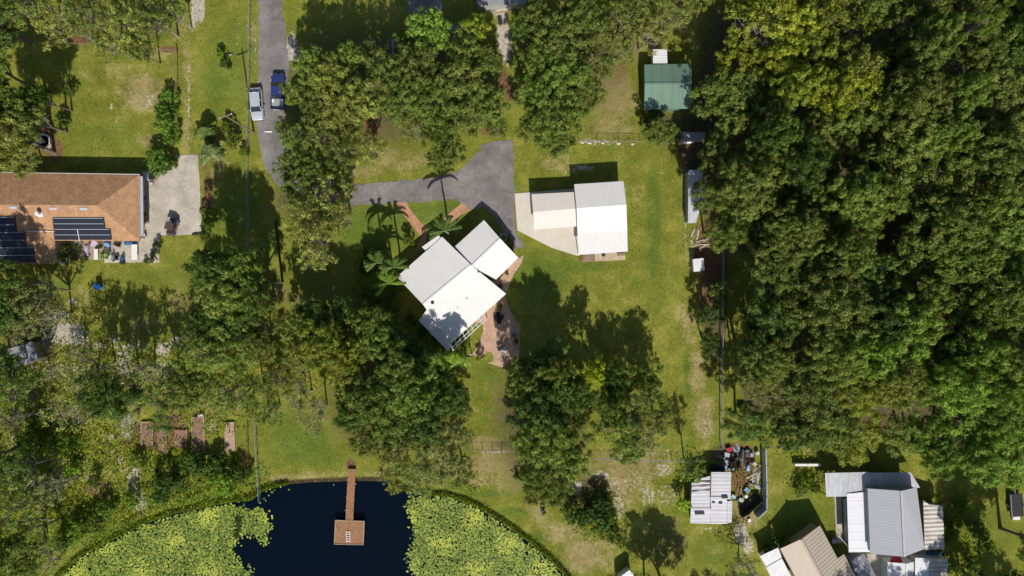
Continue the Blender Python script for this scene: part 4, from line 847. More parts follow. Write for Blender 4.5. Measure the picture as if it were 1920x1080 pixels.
def palm(label, px, py, h, Lr, nf, color, name='palm_tree', px0=None, r=.14, width=.34, seed=1, bark='pale_bark', up=.9, droop=1.6, ang0=0):
    rs = np.random.RandomState(seed); b = G(px, py, h); t = thing(name, label, 'palm', (b.x, b.y, 0), 0, None)
    mb = MB(); mb.tube([(0, 0, -.2), (.05, 0, .3), (.08, .05, h * .5), (0, 0, h - .5), (0, 0, h)], [r * 1.6, r * 1.1, r, r * .9, r * .5], 10); mb.build('trunk', bark, t)
    cr = MB()
    for i in range(nf):
        inner = i >= nf * .65
        f = frond(rs, ang0 + i * 2 * math.pi / nf * (1 if not inner else 1.7) + rs.normal() * .12, Lr * rs.uniform(.85, 1.1) * (.75 if inner else 1), droop * rs.uniform(.7, 1.2) * (.5 if inner else 1), up * (1.5 if inner else 1), width)
        cr.add(f.v, f.f)
    o = cr.build('crown', 'palm_leaf', t); o.location = (0, 0, h)
    me = o.data; at = me.attributes.new('leaf', 'FLOAT', 'FACE'); at.data.foreach_set('value', np.random.RandomState(seed).uniform(0, 1, len(me.polygons)).astype(np.float32))
    o.color = (*color, 1); return t
palm('tall feather palm overhanging the front porch of the main house', 833, 432, 7.6, 3.0, 10, (.85, 1.0, .8), seed=3)
palm('bright yellow-green palm leaning over the left corner of the main house', 727, 531, 6.2, 2.6, 10, (1.5, 1.7, .8), seed=4)
palm('grey-green feather palm above the bright palm left of the main house', 706, 492, 7.0, 2.4, 10, (1.0, 1.05, .9), seed=5)
palm('slim palm left of the main house whose shadow falls on the front lawn', 738, 500, 7.4, 2.3, 10, (.9, 1.05, .8), seed=6)
palm('lime green broad-leaved palm just below the bottom corner of the main house', 851, 684, 7.8, 2.3, 9, (2.0, 2.2, .9), seed=7, width=.8)
palm('tall dark palm half hidden in the trees below the main house', 828, 704, 6.6, 2.4, 10, (.8, 1.0, .7), seed=8)
palm('pale silvery palm beside the concrete driveway of the shingled house', 396, 292, 2.6, 2.1, 20, (1.7, 1.6, 2.4), seed=9, width=.5, name='silver_palm')
palm('small silvery palm above the big silver palm near the grass track', 384, 250, 2.2, 1.4, 14, (1.5, 1.6, 1.8), seed=10, width=.45, name='silver_palm')

# bare dead trees, bottom left
def dead_tree(label, px, py, h, lx, ly, seed):
    rs = np.random.RandomState(seed); t = thing('bare_tree', label, 'tree', G(px, py), 0, 'bare leaning trunks')
    mb = MB(); top = Vector((lx, ly, h)); mb.tube([(0, 0, -.2), top * .5 + Vector((.2, .1, .3)), top], [.17, .12, .05], 7); mb.build('trunk', 'bark', t)
    for k in range(5):
        b = top * rs.uniform(.45, .95); q = b + Vector((rs.normal() * 1.3, rs.normal() * 1.3, rs.uniform(.2, 1.2))); m2 = MB(); m2.tube([b, b.lerp(q, .5) + Vector((0, 0, .15)), q], [.05, .035, .012], 5); m2.build('branch', 'pale_bark', t)
dead_tree('bare trunk with a forked shadow below the sparse trees on the left', 156, 890, 6, -2.2, -1.2, 1)
dead_tree('leaning bare trunk in the sandy patch between the thin trees', 258, 742, 7, -2.6, 2.2, 2)
dead_tree('bare crooked limb tree near the left edge', 30, 800, 6, 1.8, 2.6, 3)
dead_tree('pale fallen-looking dead tree in the lower left thicket', 100, 975, 4, -2.4, 1.6, 4)
dead_tree('dead pale stem at the pond bank on the left', 112, 1050, 3, .2, 1.2, 5)

# undergrowth, grass tufts, pond-edge plants: nobody could count these
def scatter(n, px0, py0, px1, py1, test, rs):
    x = rs.uniform(px0, px1, n); y = rs.uniform(py0, py1, n); k = test(x, y, rs.uniform(size=n)); return x[k], y[k]
def stuff(name, m, X, Y, Z, N, size, rs, color=(1, 1, 1), asp=.5):
    P = np.stack([(X - 960) * S, (540 - Y) * S, Z], 1)
    me = leaves_mesh(name, P, N, size, m, rs, asp); o = bpy.data.objects.new(name, me); col.objects.link(o); o['kind'] = 'stuff'; o.color = (*color, 1); return o
rs = np.random.RandomState(77)
WEED = [(100,740,150,90,1),(60,880,110,110,1),(180,840,140,60,1),(300,860,110,40,1.1),(160,960,150,60,1.1),(330,925,130,26,1.2),(420,890,70,36,1.2),(30,1010,80,80,1.1),(240,700,120,60,.6),(440,700,110,60,.5),(560,690,70,60,.6),(400,790,70,30,.7),(1400,900,40,60,.4),(1520,905,50,20,.9),
 (1300,900,30,60,.8),(1800,1000,60,90,.7),(1560,850,90,14,.9),(700,520,40,70,.8),(830,640,40,40,.8),(420,250,40,40,.7),(1110,960,50,50,.8),(880,915,40,10,.7)]
x, y = scatter(330000, -60, 480, 1860, 1120, lambda a, b_, u: (u < field(a, b_, WEED) * 1.1 - .25) , rs)
dpond = polydist((x - 960) * S, (540 - y) * S, POND_W); ins = inpoly((x - 960) * S, (540 - y) * S, POND_W)
keep = (~ins) & (dpond > .3); x = x[keep]; y = y[keep]
lump = np.abs(np.sin(x * .11 + 2 * np.sin(y * .07)) * np.sin(y * .13 + 1.7 * np.sin(x * .05)))
z = rs.uniform(.03, .25, len(x)) + lump * rs.uniform(0, 1.0, len(x))
N = rs.normal(size=(len(x), 3)) * .5; N[:, 2] += 1
stuff('undergrowth', 'weed_leaf', x, y, z, N, .3, rs, (1.75, 1.8, 1.0))
# pond edge sedge
k = 26000; seg = rs.randint(0, 22, k); t = rs.uniform(size=k); A = np.array(POND); a = A[seg]; b_ = A[(seg + 1) % len(A)]; q = a + (b_ - a) * t[:, None]
d_ = (b_ - a); nn = np.stack([d_[:, 1], -d_[:, 0]], 1) / (np.linalg.norm(d_, axis=1, keepdims=True) + 1e-9)
off = np.abs(rs.normal(size=k)) * 4 - 1.5; q = q + nn * off[:, None]
sel = (q[:, 0] < 540) | (q[:, 0] > 735); 
q = q[sel]; off = off[sel]
N = rs.normal(size=(len(q), 3)); N[:, 2] += .5
stuff('pond_sedge', 'weed_leaf', q[:, 0], q[:, 1], rs.uniform(-.2, .4, len(q)), N, .28, rs, (1.5, 1.65, 1.0), .3)
# rough grass tufts over the open lawns
x, y = scatter(260000, 0, 0, 1920, 1080, lambda a, b_, u: u < .75, rs)
GR = lambda a, b_: ((a > 85) & (a < 480) & (b_ < 320)) | ((a > 0) & (a < 560) & (b_ > 495) & (b_ < 640)) | ((a > 380) & (a < 560) & (b_ > 280) & (b_ < 560)) | ((a > 480) & (a < 760) & (b_ > 750) & (b_ < 900)) | ((a > 860) & (a < 1420) & (b_ > 480)) | ((a > 965) & (a < 1320) & (b_ < 500)) | ((a > 640) & (a < 960) & (b_ > 260) & (b_ < 470)) | ((a > 1420) & (a < 1560) & (b_ > 850) & (b_ < 1040))
bad = lambda a, b_: ((a > 966) & (a < 1180) & (b_ > 340) & (b_ < 492)) | ((a > 1290) & (a < 1375) & (b_ > 880)) | ((a > 480) & (a < 540) & (b_ < 320)) | inpoly(a, b_, [(660, 386), (660, 340), (800, 330), (905, 265), (966, 262), (970, 470), (830, 440), (740, 390)]) | inpoly(a, b_, [(735, 380), (770, 375), (880, 378), (950, 545), (980, 610), (978, 690), (900, 690), (860, 600), (790, 450)]) | inpoly(a, b_, [(262, 320), (335, 285), (380, 285), (382, 445), (300, 498), (90, 498), (90, 440)])
k = GR(x, y) & ~bad(x, y); x = x[k]; y = y[k]; k = ~inpoly((x - 960) * S, (540 - y) * S, POND_W); x = x[k]; y = y[k]
cl = noise_f = np.sin(x * .21 + np.sin(y * .17) * 2) * np.sin(y * .19 + np.sin(x * .13) * 2); k = rs.uniform(size=len(x)) < .35 + .5 * (cl > 0); x = x[k]; y = y[k]
N = rs.normal(size=(len(x), 3)); N[:, 2] += .9
stuff('grass', 'grass_blade', x, y, rs.uniform(.0, .10, len(x)), N, .17, rs, (1.5, 1.5, 1.0), .35)

# lily pads
MATL = [(112, 1082), (152, 1046), (216, 1012), (270, 985), (330, 966), (400, 950), (432, 947), (455, 950), (470, 958), (488, 950), (500, 965), (504, 985), (500, 1012), (494, 1026), (484, 1018), (478, 1004), (458, 1004), (446, 1008), (444, 1022), (436, 1030), (440, 1046), (452, 1062), (470, 1072), (466, 1100), (470, 1300), (200, 1300), (90, 1120)]
MATR = [(764, 932), (800, 930), (840, 934), (888, 951), (936, 980), (986, 1016), (1026, 1050), (1062, 1090), (1090, 1160), (1090, 1300), (800, 1300), (788, 1090), (768, 1070), (764, 1040), (772, 1022), (776, 1000), (768, 976), (762, 955)]
def pads(name_test, n, size0):
    pass
gx, gy = np.meshgrid(np.arange(80, 1100, 2.9), np.arange(925, 1200, 2.6)); gx = gx + (np.arange(gx.shape[0]) % 2)[:, None] * 1.45
gx = (gx + rs.normal(size=gx.shape) * .75).ravel(); gy = (gy + rs.normal(size=gy.shape) * .7).ravel()
inl = inpoly(gx, gy, MATL) | inpoly(gx, gy, MATR)
open_ = np.minimum(polydist(gx, gy, MATL), polydist(gx, gy, MATR))
keep = inl & ((rs.uniform(size=len(gx)) < .92)) & ((open_ > 4) | (rs.uniform(size=len(gx)) < .65))
strag = (~inl) & (open_ < 9) & (rs.uniform(size=len(gx)) < .12) & inpoly((gx - 960) * S, (540 - gy) * S, POND_W)
gx, gy, open_ = gx[keep | strag], gy[keep | strag], open_[keep | strag]
extra = [(505, 918), (509, 924), (498, 922), (514, 920), (503, 930), (494, 936), (541, 919), (525, 914), (625, 910), (497, 940), (486, 944)]
gx = np.concatenate([gx, [e[0] for e in extra]]); gy = np.concatenate([gy, [e[1] for e in extra]]); open_ = np.concatenate([open_, np.zeros(len(extra))])
def padmesh(r, seed):
    rr = random.Random(seed); mb = MB(); n = 11; vs = [(0, 0, 0)]
    for i in range(n):
        a = .22 + i * (2 * math.pi - .44) / (n - 1); q = r * rr.uniform(.9, 1.06); vs.append((q * math.cos(a), q * math.sin(a), rr.uniform(0, .02)))
    mb.add(vs, [(0, i, i + 1) for i in range(1, n)]); return mb
near = np.argsort(np.where((gy < 1078) & (gx > 0), open_, 99))[:300]; isn = np.zeros(len(gx), bool); isn[near] = True
protos = []
for s in range(6):
    o = padmesh(.16, s).build('lily_pad', 'pad_leaf'); at = o.data.attributes.new('leaf', 'FLOAT', 'FACE'); at.data.foreach_set('value', np.full(len(o.data.polygons), s / 6 + .1, dtype=np.float32)); protos.append(o)
first = set()
for i in np.nonzero(isn)[0]:
    s = rng.randrange(6); p = G(gx[i], gy[i])
    if s not in first: o = protos[s]; first.add(s)
    else: o = protos[s].copy(); col.objects.link(o)
    o.location = (p.x, p.y, -.30 + rng.uniform(0, .05)); o.rotation_euler = (rng.uniform(-.08, .08), rng.uniform(-.08, .08), rng.uniform(0, 6.28)); sc_ = rng.uniform(.7, 1.15); o.scale = (sc_, sc_, 1)
    k = rng.uniform(.8, 1.15); g_ = rng.uniform(.9, 1.05); o.color = (k * g_ * 1.2, k * 1.25, k * 1.1, 1)
    side = 'left' if gx[i] < 560 else 'right'
    tag(o, 'round green lily pad on the rim of the %s-hand lily bed' % side, 'lily pad', 'lily pads rimming the %s bed' % side)
vs = []; fs = []; val = []
for i in np.nonzero(~isn)[0]:
    m_ = padmesh(.155 * rng.uniform(.7, 1.15), int(i) % 40); a = rng.uniform(0, 6.28); ca, sa_ = math.cos(a), math.sin(a); tx, ty = rng.uniform(-.1, .1), rng.uniform(-.1, .1); z0 = -.31 + rng.uniform(0, .07); p = G(gx[i], gy[i]); o_ = len(vs)
    for x, y, z in m_.v: X_, Y_ = x * ca - y * sa_, x * sa_ + y * ca; vs.append((p.x + X_, p.y + Y_, z0 + z + tx * X_ + ty * Y_))
    yel = max(0, .5 * math.sin(gx[i] * .05 + 1) * math.sin(gy[i] * .06)); r_ = min(1, rng.random() * .75 + yel)
    for f in m_.f: fs.append(tuple(q + o_ for q in f)); val.append(r_)
me = bpy.data.meshes.new('lily_pads'); me.from_pydata(vs, [], fs); me.update(); me.materials.append(MATS['pad_leaf'])
at = me.attributes.new('leaf', 'FLOAT', 'FACE'); at.data.foreach_set('value', np.array(val, dtype=np.float32))
o = bpy.data.objects.new('lily_pads', me); col.objects.link(o); o['kind'] = 'stuff'; o.color = (1.25, 1.25, 1.15, 1)
# ---------------------------------------------------------------- vehicles
def paint(name, c, rough=0.25):
    m, nt, b = newmat(name); b.inputs['Base Color'].default_value = (*c, 1); b.inputs['Metallic'].default_value = 0.25; b.inputs['Roughness'].default_value = rough
    b.inputs['Coat Weight'].default_value = 0.6; b.inputs['Coat Roughness'].default_value = 0.08
    n = noise(nt, coords(nt), 3, 4, .6); L(nt, mix(nt, mathn(nt, 'MULTIPLY', n, .18), c, (.3, .28, .25)), b.inputs['Base Color'])
paint('silver_paint', (0.62, 0.66, 0.72)); paint('blue_paint', (0.008, 0.04, 0.22)); paint('white_paint', (0.8, 0.8, 0.8)); paint('maroon_paint', (0.10, 0.05, 0.045), .45)
surf('lamp_glass', (0.75, 0.75, 0.7), .05, 2, .15, bs=0); surf('tail_red', (0.4, 0.01, 0.01), .05, 2, .2, bs=0)
def loft(stations, prof):
    """stations: (y, half width, z bottom, z top, crown); prof: n points across"""
    mb = MB(); vs = []; fs = []; n = 12
    for y, w, z0, z1, cr in stations:
        ring = [(-w * .86, z0), (-w * .98, z0 + (z1 - z0) * .25), (-w, z0 + (z1 - z0) * .6), (-w * .95, z1 - (z1 - z0) * .08), (-w * .82, z1), (-w * .3, z1 + cr), (w * .3, z1 + cr), (w * .82, z1), (w * .95, z1 - (z1 - z0) * .08), (w, z0 + (z1 - z0) * .6), (w * .98, z0 + (z1 - z0) * .25), (w * .86, z0)]
        vs += [(x, y, z) for x, z in ring]
    for i in range(len(stations) - 1):
        for k in range(n): fs.append((i * n + k, i * n + (k + 1) % n, (i + 1) * n + (k + 1) % n, (i + 1) * n + k))
    fs += [tuple(range(n)), tuple(reversed(range((len(stations) - 1) * n, len(stations) * n)))]
    return mb.add(vs, fs)
def wheels(t, ys, x, r=.34):
    for y in ys:
        for s in (-1, 1):
            tyre = MB().tube([(s * (x - .22), y, r), (s * x, y, r)], r, 18).build('wheel', 'black_rubber', t)
            MB().tube([(s * (x - .03), y, r), (s * (x + .012), y, r)], r * .6, 12).build('rim', 'gutter_metal', tyre)
def car(name, label, cat, loc, rz, pm, Lh, W, hood, cab0, cab1, rear, zb, zr, bed=False):
    """nose at +y; hood .. cab0 windscreen foot, cab1 rear window foot"""
    t = thing(name, label, cat, loc, rz); h = Lh / 2
    st = [(h, W * .72, .35, zb - .22, 0), (h - .15, W * .88, .22, zb - .12, .02), (h - .6, W * .97, .2, zb - .03, .03), (cab0, W, .2, zb + .03, .03), (0, W, .2, zb + .03, .02), (cab1, W, .2, zb + .03, .02)]
    if bed: st += [(cab1 - .05, W, .2, zb - .35, 0), (-h + .12, W, .2, zb - .35, 0), (-h, W * .96, .3, zb - .38, 0)]
    else: st += [(-h + .35, W * .96, .22, zb, .02), (-h + .08, W * .86, .28, zb - .1, 0), (-h, W * .75, .4, zb - .25, 0)]
    loft(st, 0).build('body', pm, t, smooth=False)
    if bed:
        mb = MB(); y0, y1 = cab1 - .03, -h
        for s in (-1, 1): mb.box((s * (W - .05), (y0 + y1) / 2, zb - .13), (.1, y0 - y1, .44))
        mb.box((0, y0 - .04, zb - .13), (2 * W - .22, .08, .44)); mb.build('bed_side', pm, t)
        MB().box((0, -h + .03, zb - .13), (2 * W - .22, .07, .44)).build('tailgate', 'dark_metal', t)
        MB().box((0, (y0 + y1) / 2, zb - .32), (2 * W - .24, (y0 - y1) - .16, .03)).build('bed_liner', 'wall_grey', t)
        MB().box((-W * .6, y0 - .35, zb - .05), (.35, .45, .25)).build('toolbox', 'trim_white', t)
    g = MB(); y_f, y_r = cab0, cab1; ins = .45 if not bed else .4; z1 = zb + .04; wt = W * .76
    ft = y_f - (zr - zb) * 1.25; rt = y_r + (.3 if bed else (zr - zb) * .75)
    g.add([(-W * .9, y_f, z1), (W * .9, y_f, z1), (wt, ft, zr), (-wt, ft, zr), (-W * .9, y_r, z1), (W * .9, y_r, z1), (wt, rt, zr), (-wt, rt, zr)],
          [(0, 1, 2, 3), (5, 4, 7, 6), (1, 5, 6, 2), (4, 0, 3, 7), (3, 2, 6, 7), (4, 5, 1, 0)]).build('windows', 'window_glass', t)
    rfm = MB(); rfm.prism([Vector((-wt - .02, ft - .04, zr)), Vector((0, ft + .03, zr + .05)), Vector((wt + .02, ft - .04, zr)), Vector((wt + .02, rt + .04, zr)), Vector((0, rt - .03, zr + .04)), Vector((-wt - .02, rt + .04, zr))], .0, [Vector((-wt, ft - .04, zr - .06)), Vector((0, ft, zr - .05)), Vector((wt, ft - .04, zr - .06)), Vector((wt, rt + .04, zr - .06)), Vector((0, rt, zr - .05)), Vector((-wt, rt + .04, zr - .06))])
    for s in (-1, 1):
        rfm.tube([(s * W * .9, y_f, z1), (s * wt, ft, zr)], .05, 5); rfm.tube([(s * W * .9, y_r, z1), (s * wt, rt, zr)], .06, 5)
        rfm.tube([(s * W * .92, (y_f + y_r) / 2, z1), (s * (wt + .01), (ft + rt) / 2, zr)], .045, 5)
    rfm.build('roof', pm, t)
    for s in (-1, 1):
        MB().box((s * (W + .08), y_f - .25, zb + .12), (.2, .12, .16)).build('mirror', pm, t)
        MB().box((s * W * .62, h - .12, zb - .28), (.36, .16, .16), rz=-s * .25).build('headlight', 'lamp_glass', t)
        MB().box((s * W * .78, -h + .02, zb - .2), (.18, .1, .26)).build('tail_light', 'tail_red', t)
    mb = MB(); mb.box((0, h - .02, .42), (W * 1.6, .16, .2)); mb.build('bumper', 'dark_metal', t)
    mb = MB(); mb.box((0, -h, .45), (W * 1.6, .14, .18)); mb.build('bumper', 'dark_metal' if not bed else 'gutter_metal', t)
    wheels(t, (h - .95, -h + 1.0), W - .02); return t
car('pickup_truck', 'blue pickup truck with a grey load bed parked on the road under oaks', 'pickup', G(524, 174), R(-1), 'blue_paint', 5.3, .98, 0, 1.35, -1.05, 0, 1.02, 1.68, bed=True)
c_ = car('silver_car', 'silver estate car parked on the road verge with its bonnet facing down the photo', 'car', G(484, 197), R(184), 'silver_paint', 4.9, .92, 0, 1.25, -1.95, 0, .95, 1.48)
# utility buggy on the concrete
t = thing('utility_buggy', 'small dark utility buggy parked askew on the pale concrete driveway', 'buggy', G(326, 428), R(162))
loft([(1.2, .45, .3, .75, 0), (.9, .6, .25, .85, .02), (.2, .65, .25, .6, 0), (-.6, .65, .25, .6, 0), (-.65, .66, .3, .95, 0), (-1.35, .62, .35, .92, 0)], 0).build('body', 'maroon_paint', t)
MB().box((0, -1.0, .98), (1.1, .6, .08)).build('cargo_tray', 'dark_metal', t)
MB().prism([Vector(p) for p in ((-.58, .35, 1.85), (.58, .35, 1.85), (.58, -.75, 1.82), (-.58, -.75, 1.82))], .06).build('canopy', 'maroon_paint', t)
mb = MB()
for sx in (-.55, .55):
    mb.tube([(sx, .75, .8), (sx, .3, 1.8)], .03, 6); mb.tube([(sx, -.7, .8), (sx, -.7, 1.8)], .03, 6)
mb.build('frame', 'dark_metal', t); MB().box((0, -.25, .72), (1.1, .5, .16), 0).build('seat', 'black_rubber', t)
MB().box((.25, -.9, 1.1), (.3, .35, .2)).build('white_box', 'trim_white', t); wheels(t, (.85, -.95), .66, .27)
# vehicle / trailer in deep shade at the right edge
t = thing('flatbed_trailer', 'utility trailer with a pale frame standing in deep shade at the right edge', 'trailer', G(1900, 945), R(4))
MB().box((0, 0, .65), (1.9, 3.4, .1)).build('bed', 'dark_metal', t)
mb = MB()
for s in (-1, 1): mb.box((s * .95, 0, 1.0), (.06, 3.4, .06)); [mb.box((s * .95, y, .83), (.06, .06, .35)) for y in (-1.65, -.8, 0, .8, 1.65)]
mb.build('rail', 'gutter_metal', t); MB().tube([(0, 1.7, .6), (0, 2.7, .5)], .05, 6).build('drawbar', 'gutter_metal', t); wheels(t, (0,), 1.12, .33)
t = thing('blue_crate', 'pale blue crate in the shade below the trailer at the right edge', 'crate', G(1901, 968)); MB().box((0, 0, .3), (1.0, .7, .5)).build('box', 'pale_blue', t, bev=.03); MB().box((0, 0, .57), (1.05, .75, .05)).build('lid', 'trim_white', t)

# ---------------------------------------------------------------- jetty
t = thing('jetty', 'long narrow reddish boardwalk ending in a square platform over the pond', 'jetty', G(660, 880)); tl2 = t.location.copy()
surf('deck_wood', (0.40, 0.21, 0.11), .3, 3, .85, bs=.4)
a = G(661, 878) - tl2; b_ = G(656, 976) - tl2; d = (b_ - a); n_ = 74; nv = Vector((d.y, -d.x, 0)).normalized(); az = math.atan2(d.y, d.x)
mb = MB()
for i in range(n_):
    c = a + d * ((i + .5) / n_); mb.box((c.x, c.y, .42 + .012 * math.sin(i * 2.3)), (d.length / n_ * .74, 1.15 + .03 * math.sin(i * 5.1), .05), az)
mb.build('walkway', 'deck_wood', t)
mb = MB()
for s in (-.45, .45): mb.box((a + d * .5 + nv * s + Vector((0, 0, .32))), (d.length, .08, .14), az)
mb.build('joist', 'old_wood', t)
P0, P1, P2, P3 = [G(x, y, .45) - tl2 for x, y in ((629, 975), (683, 977), (681, 1021), (627, 1020))]
mb = MB(); k = 26
for i in range(k):
    u = (i + .04) / k; w2 = (i + .80) / k; mb.prism([P0.lerp(P3, u), P1.lerp(P2, u), P1.lerp(P2, w2), P0.lerp(P3, w2)], .05)
mb.build('platform', 'deck_wood', t)
mb = MB()
for p, q in ((P0, P1), (P1, P2), (P2, P3), (P3, P0)): mb.tube([p + Vector((0, 0, .03)), q + Vector((0, 0, .03))], .06, 4)
mb.build('edge_board', 'pale_wood', t)
for x, y in ((630, 977), (681, 978), (679, 1019), (629, 1018), (651, 930), (665, 931), (654, 905), (668, 906), (649, 955), (663, 956)):
    p = G(x, y) - tl2; MB().tube([(p.x, p.y, -1.4), (p.x, p.y, .55)], .09, 8).build('post', 'old_wood', t)
t = thing('pool_ladder', 'white ladder lying on the jetty platform', 'ladder', G(653, 1006, .5) + Vector((0, 0, .06)), R(2))
mb = MB(); 
for s in (-.27, .27): mb.tube([(s, -.85, .03), (s, .9, .03)], .04, 8)
mb.build('rail', 'trim_white', t)
for i in range(5): MB().box((0, -.65 + i * .33, .04), (.5, .09, .04)).build('rung', 'trim_white', t)

# ---------------------------------------------------------------- fences
def fence(name, label, px, h=1.2, sp=2.6, m='gutter_metal', wires=4, rr=.03, cat='fence', zb=0):
    pts = [G(x, y) for x, y in px]; o = pts[0].copy(); t = thing(name, label, cat, o); mb = MB()
    for a, b in zip(pts[:-1], pts[1:]):
        a = a - o; b = b - o; n = max(1, round((b - a).length / sp))
        for i in range(n + (1 if (b + o - pts[-1]).length < .01 else 0)):
            p = a + (b - a) * (i / n); MB().tube([(p.x, p.y, -.4), (p.x, p.y, h + .08)], .045, 6).build('post', m, t)
        for k in range(wires):
            z = h * (1 - k / wires * .92); mb.tube([(a.x, a.y, z), (b.x, b.y, z)], rr if k == 0 else .012, 4)
    mb.build('wire', m, t); return t
def board_fence(name, label, px, h, m, w=.06, cat='fence'):
    pts = [G(x, y) for x, y in px]; o = pts[0].copy(); t = thing(name, label, cat, o)
    for a, b in zip(pts[:-1], pts[1:]):
        a = a - o; b = b - o; d = b - a; n = max(1, round(d.length / 2.4))
        for i in range(n):
            p = a + d * ((i + .5) / n); MB().box((p.x, p.y, h / 2), (d.length / n - .06, w, h), math.atan2(d.y, d.x)).build('panel', m, t)
            q = a + d * (i / n); MB().box((q.x, q.y, h / 2 + .05), (.11, .11, h + .1)).build('post', m, t)
    return t
surf('galvanised', (0.27, 0.33, 0.31), .15, 2, .5, bs=.1); surf('dark_netting', (0.035, 0.04, 0.03), .3, 5, .9)
fence('wire_fence', 'long thin wire boundary fence running down from the top edge past the silver car', [(472, -60), (470, 130), (467, 290), (468, 420), (470, 560)], 1.3, 3.0, 'galvanised', rr=.02)
fence('wire_fence', 'pale wire fence ending in the pond at the left of the dark open water', [(481, 780), (484, 850), (490, 936)], 1.3, 2.6, 'galvanised', rr=.045)
fence('wire_fence', 'wire fence with a stony foot between the back lawn and the green shed clearing', [(1050, 266), (1120, 266), (1200, 267), (1270, 270)], 1.2, 2.8, 'old_wood')
fence('wire_fence', 'low wire fence crossing between the oaks above the lily pond', [(868, 842), (905, 842), (960, 843)], 1.0, 1.4, 'old_wood')
fence('wire_fence', 'pale wire fence running level from the conifer to the lower oaks', [(1110, 858), (1180, 861), (1260, 863), (1322, 862)], 1.1, 2.6, 'galvanised')
board_fence('board_fence', 'dark mesh-covered fence standing on the grass strip left of the driveway oaks', [(519, 414), (525, 470), (532, 530)], 1.1, 'dark_netting', .05)
fence('wire_fence', 'short wire fence branching left from the foot of the dark mesh fence', [(532, 530), (498, 532)], .9, 1.4, 'galvanised')
fence('wire_fence', 'dull grey fence in the brown strip along the left edge of the dense wood', [(1353, 462), (1352, 560), (1351, 700), (1351, 838)], 1.3, 3.0, 'wall_grey', rr=.05)
board_fence('board_fence', 'grey metal fence bounding the junk yard on its right side', [(1428, 838), (1430, 900), (1430, 950), (1414, 965)], 1.9, 'gutter_metal', .12)
board_fence('board_fence', 'tarred board fence along the lower right slant of the junk yard', [(1424, 935), (1398, 958), (1386, 965)], 1.6, 'dark_netting', .1)
fence('wire_fence', 'wire fence along the upper edge of the lower right yard', [(1430, 836), (1500, 837), (1560, 839)], 1.1, 2.6, 'old_wood')
fence('wire_fence', 'old wire fence on the upper edge of the lawn at the top left', [(-40, 72), (30, 78), (85, 83), (160, 86), (250, 92), (333, 98)], 1.2, 2.8, 'old_wood')
fence('wire_fence', 'old wire fence down the right edge of the lawn at the top left', [(334, 98), (335, 150), (334, 190), (335, 270)], 1.2, 2.6, 'old_wood')
fence('wire_fence', 'rusty wire fence beside the raised beds at the lower left', [(466, 800), (467, 850), (470, 880)], 1.1, 2.0, 'rusty_metal')
board_fence('white_board_fence', 'short white slatted fence standing alone in the lower right yard', [(1486, 869), (1534, 869)], 1.0, 'trim_white', .35)
fence('iron_fence', 'thin fence line at the left of the grey gable house along the concrete path', [(1567, 1000), (1584, 1020), (1597, 1050)], 1.2, 1.6, 'trim_white')

# utility pole
t = thing('utility_pole', 'tall pale wooden utility pole beside the road below the silver car', 'utility pole', G(476, 249))
MB().tube([(0, 0, -.5), (0, 0, 5), (0, 0, 11.6)], [.15, .12, .09], 10).build('pole', 'old_wood', t)
MB().box((0, 0, 10.9), (1.7, .11, .12), R(20)).build('crossarm', 'old_wood', t)
for s in (-.85, 0, .85): MB().lathe((s * math.cos(R(20)), s * math.sin(R(20)), 10.97), [(.05, 0), (.08, .05), (.05, .12), (.07, .16), (.03, .22)], 8).build('insulator', 'trim_white', t)
t = thing('road_bar', 'white painted timber bar lying across the narrow road', 'barrier', G(504, 247), R(0)); MB().box((0, 0, .12), (1.1, .22, .16)).build('bar', 'trim_white', t, bev=.02); [MB().box((s, 0, .05), (.12, .3, .1)).build('foot', 'old_wood', t) for s in (-.4, .4)]
# fountain ring
t = thing('stone_fountain', 'round pale stone fountain ring in a red mulch bed above the shingled house', 'fountain', G(84, 266))
mb = MB(); n = 28; vs = []
for r, z in ((1.15, 0), (1.15, .42), (.9, .45), (.88, .1)):
    vs += [(r * math.cos(2 * math.pi * k / n), r * math.sin(2 * math.pi * k / n), z) for k in range(n)]
fs = [(i * n + k, i * n + (k + 1) % n, (i + 1) * n + (k + 1) % n, (i + 1) * n + k) for i in range(3) for k in range(n)]
mb.add(vs, fs); mb.build('basin', 'stone_pale', t)
MB().lathe((0, 0, .12), [(.89, 0), (.89, .02)], 24).build('water_surface', 'pond_water', t)
MB().lathe((0, 0, 0), [(.3, 0), (.18, .2), (.12, .9), (.45, 1.0), (.42, 1.06), (.1, 1.05), (.08, 1.4), (.02, 1.45)], 14).build('spout', 'stone_pale', t)

# ---------------------------------------------------------------- small kinds of thing
def barrel(label, px, py, m, r=.4, h=1.0, z=0, name='barrel'):
    t = thing(name, label, 'barrel', G(px, py, z)); MB().lathe((0, 0, 0), [(r * .9, 0), (r, .05), (r * .97, h * .33), (r * 1.02, h * .35), (r * .97, h * .37), (r * .97, h * .65), (r * 1.02, h * .67), (r, h - .03), (r * .95, h)], 18).build('drum', m, t)
    MB().lathe((0, 0, h - .02), [(r * .9, 0), (r * .88, .05), (.1, .06)], 18).build('lid', m, t); return t
def pot(label, px, py, m, r=.28, pl='bright', pr=6):
    t = thing('potted_plant', label, 'plant', G(px, py), 0, 'potted plants on the patio')
    MB().lathe((0, 0, 0), [(r * .7, 0), (r, r * 1.4), (r * 1.08, r * 1.4), (r * 1.08, r * 1.6), (r * .9, r * 1.6), (r * .85, r * 1.3)], 12).build('pot', m, t)
    v = rng.choice(PROTO['shrub']); c = bpy.data.objects.new('foliage', v[0]); col.objects.link(c); c.parent = t; k = pr * S / v[2]; c.scale = (k, k, k * 1.1); c.location = (0, 0, r * 1.2); c.color = (*TINT[pl][0], 1)
    c.rotation_euler = (0, 0, rng.uniform(0, 6.28)); return t
